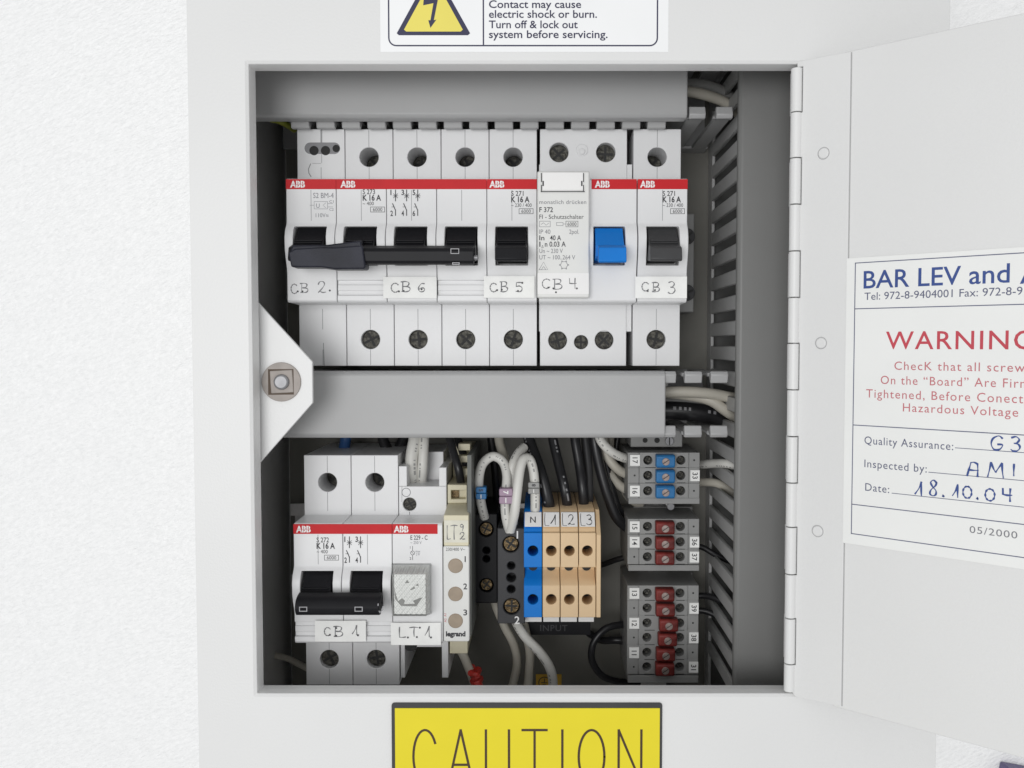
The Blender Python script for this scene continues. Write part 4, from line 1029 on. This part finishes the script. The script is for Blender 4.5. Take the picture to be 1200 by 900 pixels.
for k, t in enumerate([m_[0] for m_ in made]):          # the loose covers of the long group sit a little askew
    for ch in t.children:
        if ch.name.startswith("screw_cover"):
            ch.location.x += (0, 0, 0, 0, 0, 0, .1, .3, 1.6, 1.2, .5, .3)[k] * S
for py0, py1, lab in ((583.5, 590.5, "grey end plate closing the blue terminal trio"), (662, 669, "grey end plate closing the red terminal trio"), (791.5, 800, "grey end plate closing the red group of six")):
    m = MB(); ya, yb_ = P(780, py1, ZR)[1], P(780, py0, ZR)[1]; m.box(XR0 + .3, XR1 + .1, ya, yb_, -84.5, ZR + .2)
    tag(m.build("end_plate", "term", bevel=.2), lab, "end plate", "grey end plates of the small terminals")
def bracket(py0, py1, lab, z, px0=738, px1=805, screw_px=None):
    q0 = P(px0, py1, z); q1 = P(px1, py0, z)
    t = thing("end_bracket", lab, "end bracket", ((q0[0] + q1[0]) / 2, (q0[1] + q1[1]) / 2, -84.5))
    MB().box(q0[0], q1[0], q0[1], q1[1], -84.5, z).build("housing", "term", t, bevel=.4)
    if screw_px:
        x, y = P(screw_px[0], screw_px[1], z + 1); m = MB(); m.cyl(x, y, z - 1, z + 1.2, 1.7); m.box(x - .25, x + .25, y - 1.5, y + 1.5, z + 1.1, z + 1.24, 1); m.build("clamp_screw", ["dull_zinc", "dark"], t, bevel=.15)
    return t
t = bracket(500, 524, "grey end bracket with a bright slotted screw just under the middle duct", -62, 739, 800, (784.5, 517))
m = MB(); m.disc(*P(756, 516, -61.9), -61.9, 1.0, 0, 16); m.disc(*P(770, 516, -61.9), -61.9, 1.1, 0, 16); m.build("screw_hole", "dark", t)
bracket(594, 606, "dim grey end bracket between the blue and red trios", -78, 742, 812)
bracket(671, 684, "dim grey end bracket between the red trio and the red six", -78, 742, 812)
m = MB(); x, y = P(786, 593.5, -66); m.cyl(x, y, -84, -65.5, 1.5); tag(m.build("clamp_screw_head", "dull_zinc", bevel=.2), "small metal screw head peeking out below the blue trio", "screw")
# end stop right of the upper row
es = thing("end_stop", "grey rail end stop with two round screws beside breaker CB 3", "end stop", (P(803, 310, -66)[0], Y1, ZB))
q0 = P(795, 366, -66); q1 = P(814, 250, -66); MB().box(q0[0], q1[0], q0[1], q1[1], ZB - 3, -66).build("housing", "term", es, bevel=.5)
for py in (277, 343): screw(es, *P(805, py, -65), -64.8, 3.2, "block")

#==WIRES==
def wire(label, mt, pts, r, group=None, name="wire", sub=8, flat=1.0):
    m = MB(); pr_ = len(pts) > 4 and (mt == "wire_white" or (mt == "wire_black" and ("L1" in label or "floor side" in label))); n_ = 18 if pr_ else 12; rs = random.Random(label)
    if pr_: sub = 14
    m.tube([P3(*p) for p in pts], r, sub=sub, flat=flat, n=n_)
    if pr_:                                   # the maker's tiny printed characters, as specks along one side
        best = max(range(n_), key=lambda j: sum(m.v[i * n_ + j][2] for i in range(len(m.v) // n_)))
        best = (best + rs.choice((-2, -1, 1, 2))) % n_
        for i in range(len(m.f) - 2):
            if i % n_ == best and rs.random() < .42 and (i // n_) % 30 < 24: m.m[i] = 1
    o = m.build(name, [mt, "tag_grey" if mt == "wire_white" else "seam"], sharp=80); tag(o, label, "wire", group); return o
def ferrule(label, px, py, z, w_, h_, mt, chars, rot=0):
    x, y = P(px, py, z)
    t = MB(); t.poly(rrect(x - w_ / 2, x + w_ / 2, y, y + h_, .5), z - 3, z + 1.9); t.poly(rrect(x - w_ / 2, x + w_ / 2, y - h_ - .15, y - .15, .5), z - 3, z + 1.7)
    for i, (s_, dy) in enumerate(zip(chars, (h_ / 2, -h_ / 2 - .15))):
        t.text(s_, x, None, y + dy, h_ * .62, z + 1.96 - .2 * i, 1 + i, .03, rot=rot - 90 * i)
    tag(t.build("wire_marker", [mt, "white" if mt == "mauve" else "ink", "white"], bevel=.25), label, "wire marker", "snap-on wire markers")
GW = "white wires of the screw blocks"
wire("white wire arching from the shaded screw block to the mauve marker", "wire_white", [(568, 606, -50), (564, 590, -46), (561, 566, -44), (565, 545, -44), (577, 535, -45), (589, 541, -45), (594, 558, -43), (592, 585, -40), (593, 606, -40), (597, 622, -42)], 1.75, GW)
wire("white wire bending up from the screw block numbered 1 to the grey marker", "wire_white", [(598, 622, -41), (603, 600, -38), (606, 575, -38), (609, 552, -40), (613, 539, -42), (620, 538, -44), (625, 552, -45), (627, 575, -45), (627, 600, -46), (626, 612, -50)], 1.8, GW)
wire("short white wire dropping out of the middle duct beside the arched one", "wire_cream", [(583, 500, -62), (585, 517, -60), (589, 531, -57), (594, 545, -54), (597, 560, -52)], 1.8, GW)
wire("white wire behind the marker pair, curving in from the duct", "wire_white", [(614, 524, -52), (607, 532, -48), (601, 545, -45), (598, 565, -45), (600, 590, -46), (602, 618, -48)], 1.75, GW)
ferrule("blue wire marker with the digit 5 near the signal module", 564, 577, -42.2, 3.9, 2.2, "blue_cover", "51", -90)
ferrule("mauve wire marker carrying 7 and 1", 593, 580.5, -38.3, 4.9, 2.75, "mauve", "71", -90)
ferrule("grey wire marker with the digit 8 over the blue terminal", 625.5, 571, -44, 4.2, 2.1, "tag_grey", "81", 90)
GB = "black wires dropping to the input strip"
wire("thick black wire entering beige terminal L1, nearest the white wires", "wire_black", [(616, 490, -60), (620, 515, -58), (629, 540, -54), (637, 565, -50), (643, 590, -50), (646, 606, -55)], 2.2, GB)
wire("black wire with a glossy streak entering between L1 and L2", "wire_black", [(645, 490, -62), (648, 515, -60), (655, 545, -56), (662, 575, -52), (667, 606, -56)], 1.9, GB)
wire("black wire entering beige terminal L3 from the duct", "wire_black", [(672, 490, -62), (674, 515, -60), (679, 545, -58), (683, 575, -55), (685, 606, -58)], 1.9, GB)
wire("matt black wire hanging behind L3", "charcoal", [(684, 490, -66), (686, 515, -66), (689, 545, -64), (690, 575, -62), (690, 606, -64)], 1.8, GB)
GT = "black wires feeding the small terminals"
wire("black wire sweeping from the duct to the upper red terminals", "wire_black", [(694, 490, -64), (697, 518, -62), (703, 548, -62), (712, 580, -62), (722, 605, -63), (735, 618, -66), (750, 622, -70)], 2.1, GT)
wire("second black wire tucked beside the sweeping one", "wire_black", [(702, 490, -72), (706, 520, -70), (714, 560, -70), (722, 590, -70), (733, 610, -72), (748, 618, -76)], 1.8, GT)
wire("black wire loop bulging out beside the red six", "wire_black", [(745, 734, -74), (728, 732, -70), (708, 738, -67), (695, 755, -66), (694, 775, -66), (706, 792, -67), (726, 799, -70), (748, 800, -77)], 1.45, GT)
wire("dark wire stub inside the black loop", "wire_black", [(748, 751, -76), (735, 751, -74), (720, 750, -74), (705, 750, -78), (690, 742, -84)], 1.6, GT)
wire("thin black wire running level between the two red groups", "wire_black", [(680, 668, -84), (705, 662, -82), (725, 655, -78), (748, 650, -76)], 1.2, GT)
GC = "pale wires at the blue terminals"
wire("pale wire curving down from the duct to blue terminal 17", "wire_white", [(700, 500, -58), (704, 516, -56), (716, 529, -57), (730, 536, -60), (748, 540, -66)], 1.8, GC)
wire("cream wire reaching the middle blue terminal from the duct", "wire_cream", [(706, 505, -66), (710, 530, -66), (720, 546, -66), (733, 555, -68), (750, 558, -72)], 1.9, GC)
wire("cream wire drooping to the lowest blue terminal", "wire_cream", [(704, 505, -72), (708, 540, -71), (718, 560, -70), (731, 572, -71), (748, 578, -74)], 1.9, GC)
wire("bright white wire from terminal 33 into the tall duct", "wire_white", [(805, 540, -70), (822, 544, -66), (838, 543, -58), (855, 544, -50), (880, 552, -48)], 1.7, GC)
wire("cream wire below the bright one into the tall duct", "wire_cream", [(805, 566, -72), (825, 565, -70), (842, 567, -66), (862, 578, -62), (885, 590, -60)], 1.7, GC)
wire("pale wire looping low behind the three pale ones", "wire_cream", [(716, 505, -78), (716, 535, -77), (724, 560, -77), (738, 585, -78), (752, 592, -80)], 1.5, GC)
wire("thin black wire crossing behind the pale ones", "wire_black", [(726, 500, -80), (722, 530, -79), (727, 556, -79), (746, 566, -80)], 1.3, GT)
wire("thin black wire drooping from red terminal 36 into the tall duct", "wire_black", [(805, 640, -74), (822, 641, -73), (842, 652, -70), (870, 664, -64)], 1.2, GT)
wire("thin black wire from red terminal 39 into the tall duct", "wire_black", [(805, 700, -72), (824, 698, -71), (842, 703, -68), (872, 722, -62)], 1.3, GT)
wire("lower thin black wire from marker 39 into the tall duct", "wire_black", [(805, 716, -74), (826, 716, -73), (846, 726, -70), (874, 748, -64)], 1.3, GT)
wire("black wire passing behind the two screw blocks", "wire_black", [(574, 495, -76), (576, 520, -76), (580, 550, -77), (583, 590, -80)], 1.6, GT)
GD = "cables seen at the open end of the middle duct"
wire("cream cable lying level in the open end of the middle duct", "wire_cream", [(700, 462, -50), (770, 460, -48), (800, 459, -47), (830, 461, -48), (858, 466, -50), (890, 472, -55)], 2.1, GD)
wire("pale cable slanting down from the middle duct into the tall duct", "wire_cream", [(760, 458, -52), (805, 463, -52), (832, 469, -50), (850, 481, -50), (868, 494, -52), (890, 515, -56)], 2.1, GD)
wire("grey cable under the cream one in the middle duct", "tag_grey", [(700, 470, -62), (780, 470, -60), (820, 474, -60), (850, 486, -62), (885, 500, -66)], 2.1, GD)
wire("black cable along the floor side of the middle duct", "wire_black", [(700, 482, -60), (780, 481, -57), (820, 484, -57), (860, 492, -60), (890, 500, -64)], 3.6, GD)
GU = "grey cables bending at the top corner"
wire("pale grey cable bending from the top duct into the tall duct", "wire_cream", [(770, 104, -48), (805, 107, -48), (832, 113, -50), (853, 122, -52), (866, 134, -54), (880, 165, -60)], 2.0, GU)
wire("darker grey cable looping above the pale one", "tag_grey", [(770, 98, -56), (806, 98, -56), (836, 103, -58), (858, 116, -60), (872, 135, -62), (884, 170, -66)], 2.2, GU)
wire("blue wire behind the two pole breaker, just under the duct", "wire_blue", [(407, 495, -66), (405, 515, -66), (402, 535, -64), (401, 555, -66)], 2.2)
GL_ = "black wires behind the lower breakers"
wire("black wire leaning above the second pole of CB 1", "wire_black", [(444, 495, -70), (449, 515, -68), (456, 535, -66), (460, 556, -66)], 2.2, GL_)
wire("black wire crossing toward the lamp module", "wire_black", [(478, 495, -74), (472, 515, -72), (464, 535, -70), (459, 560, -70)], 2.2, GL_)
GZ = "white wire pair of the lamp module"
wire("flat white wire entering the lamp module, the wider of the pair", "wire_white", [(487, 495, -54), (486, 515, -50), (482.5, 535, -48), (482.5, 552, -48), (484, 566, -52)], 2.4, GZ)
wire("slim white wire entering the lamp module, beside the wider one", "wire_white", [(497, 495, -54), (497, 515, -50), (496, 535, -48), (495, 550, -48), (494, 566, -52)], 1.9, GZ)
wire("black wire pushed into the cream signal module", "wire_black", [(522, 495, -52), (527, 515, -48), (533, 535, -44), (538, 552, -42), (540, 566, -46)], 1.55, "black wires of the signal module")
wire("shorter black wire behind the one entering the signal module", "wire_black", [(532, 495, -60), (537, 515, -58), (543, 533, -54), (546, 547, -54)], 1.5, "black wires of the signal module")
GE = "white wires below the screw blocks"
wire("white wire sweeping from block 2 down past the yellow earth label", "wire_white", [(602, 722, -52), (608, 735, -54), (617, 748, -54), (633, 765, -54), (644, 782, -56), (648, 800, -60), (647, 830, -66)], 1.85, GE)
wire("cream wire hanging straight down behind the sweeping one", "wire_cream", [(613, 728, -62), (617, 745, -62), (621, 765, -62), (620, 790, -64), (616, 830, -68)], 1.75, GE)
wire("cream wire bowing below the shaded screw block", "wire_cream", [(577, 695, -64), (582, 712, -64), (592, 735, -64), (602, 755, -64), (606, 775, -66), (602, 798, -70), (592, 830, -74)], 1.75, GE)
wire("white wire leaving the foot of the signal module", "wire_cream", [(537, 758, -52), (543, 768, -52), (548, 780, -53), (553, 793, -54), (560, 815, -58)], 1.7)
m = MB(); pts = []
for i in range(34):
    a = i * .95; q = P3(555.5 + i * .12 + 4.0 * math.cos(a), 788 + i * .5 + 1.6 * math.sin(a * 1.3), -54 + 2.4 * math.sin(a)); pts.append(q)
m.tube(pts, 1.15, sub=4, n=8)
for q in ((552, 787), (559, 790), (555, 796), (561, 800)):
    x, y = P(q[0], q[1], -53); m.cyl(x, y, -57, -52 + random.random(), 1.7, 8, 0, 1.2)
tag(m.build("red_tape_wrap", "red_wrap", sharp=80), "crumpled red wrap around the white wire at the bottom edge", "tape")
wire("yellow green wire end showing under the top duct", "wire_green", [(318, 140, -52), (328, 142, -50), (336, 146, -52), (345, 152, -58)], 1.2)
wire("faint cream wire in the dark beside CB 1", "wire_cream", [(322, 768, -80), (338, 772, -80), (350, 778, -78), (366, 786, -80)], 1.3)
m = MB(); qa = P(628, 815, -89.9); qb = P(658, 790, -89.9); m.box(qa[0], qb[0], qa[1] - 3, qb[1], -89.9, -89.6, 0)
x, y = P(638, 800, -89.5); ring(m, [(x + 2.6 * math.cos(k * .2618), y + 2.6 * math.sin(k * .2618)) for k in range(24)], .35, -89.5, 1)
m.rect(x - .15, x + .15, y, y + 1.9, -89.5, 1); m.rect(x - 1.4, x + 1.4, y - .2, y + .1, -89.48, 1); m.rect(x - .8, x + .8, y - 1.0, y - .75, -89.48, 1)
tag(m.build("earth_sticker", ["amber", "ink"]), "yellow earth symbol label on the back plate", "sticker")
# violet rimmed object on the foam at the corner of the picture
m = MB(); q = [(1182, 901), (1214, 907), (1238, 968), (1173, 958)]
m.loft([P(a_, b_, -98) + (-106,) for a_, b_ in q], [P(a_, b_, -98) + (-98,) for a_, b_ in q], 0)
q2 = [(1188, 906), (1214, 910.5), (1234, 963), (1179, 954)]
m.loft([P(a_, b_, -98) + (-99,) for a_, b_ in q2], [P(a_, b_, -98) + (-97.6,) for a_, b_ in q2], 1)
tag(m.build("violet_case", ["violet", "tag_grey"], bevel=1.0), "violet rimmed grey case lying on the foam under the door", "case")

for o in bpy.data.objects:
    if "_org" in o: del o["_org"]
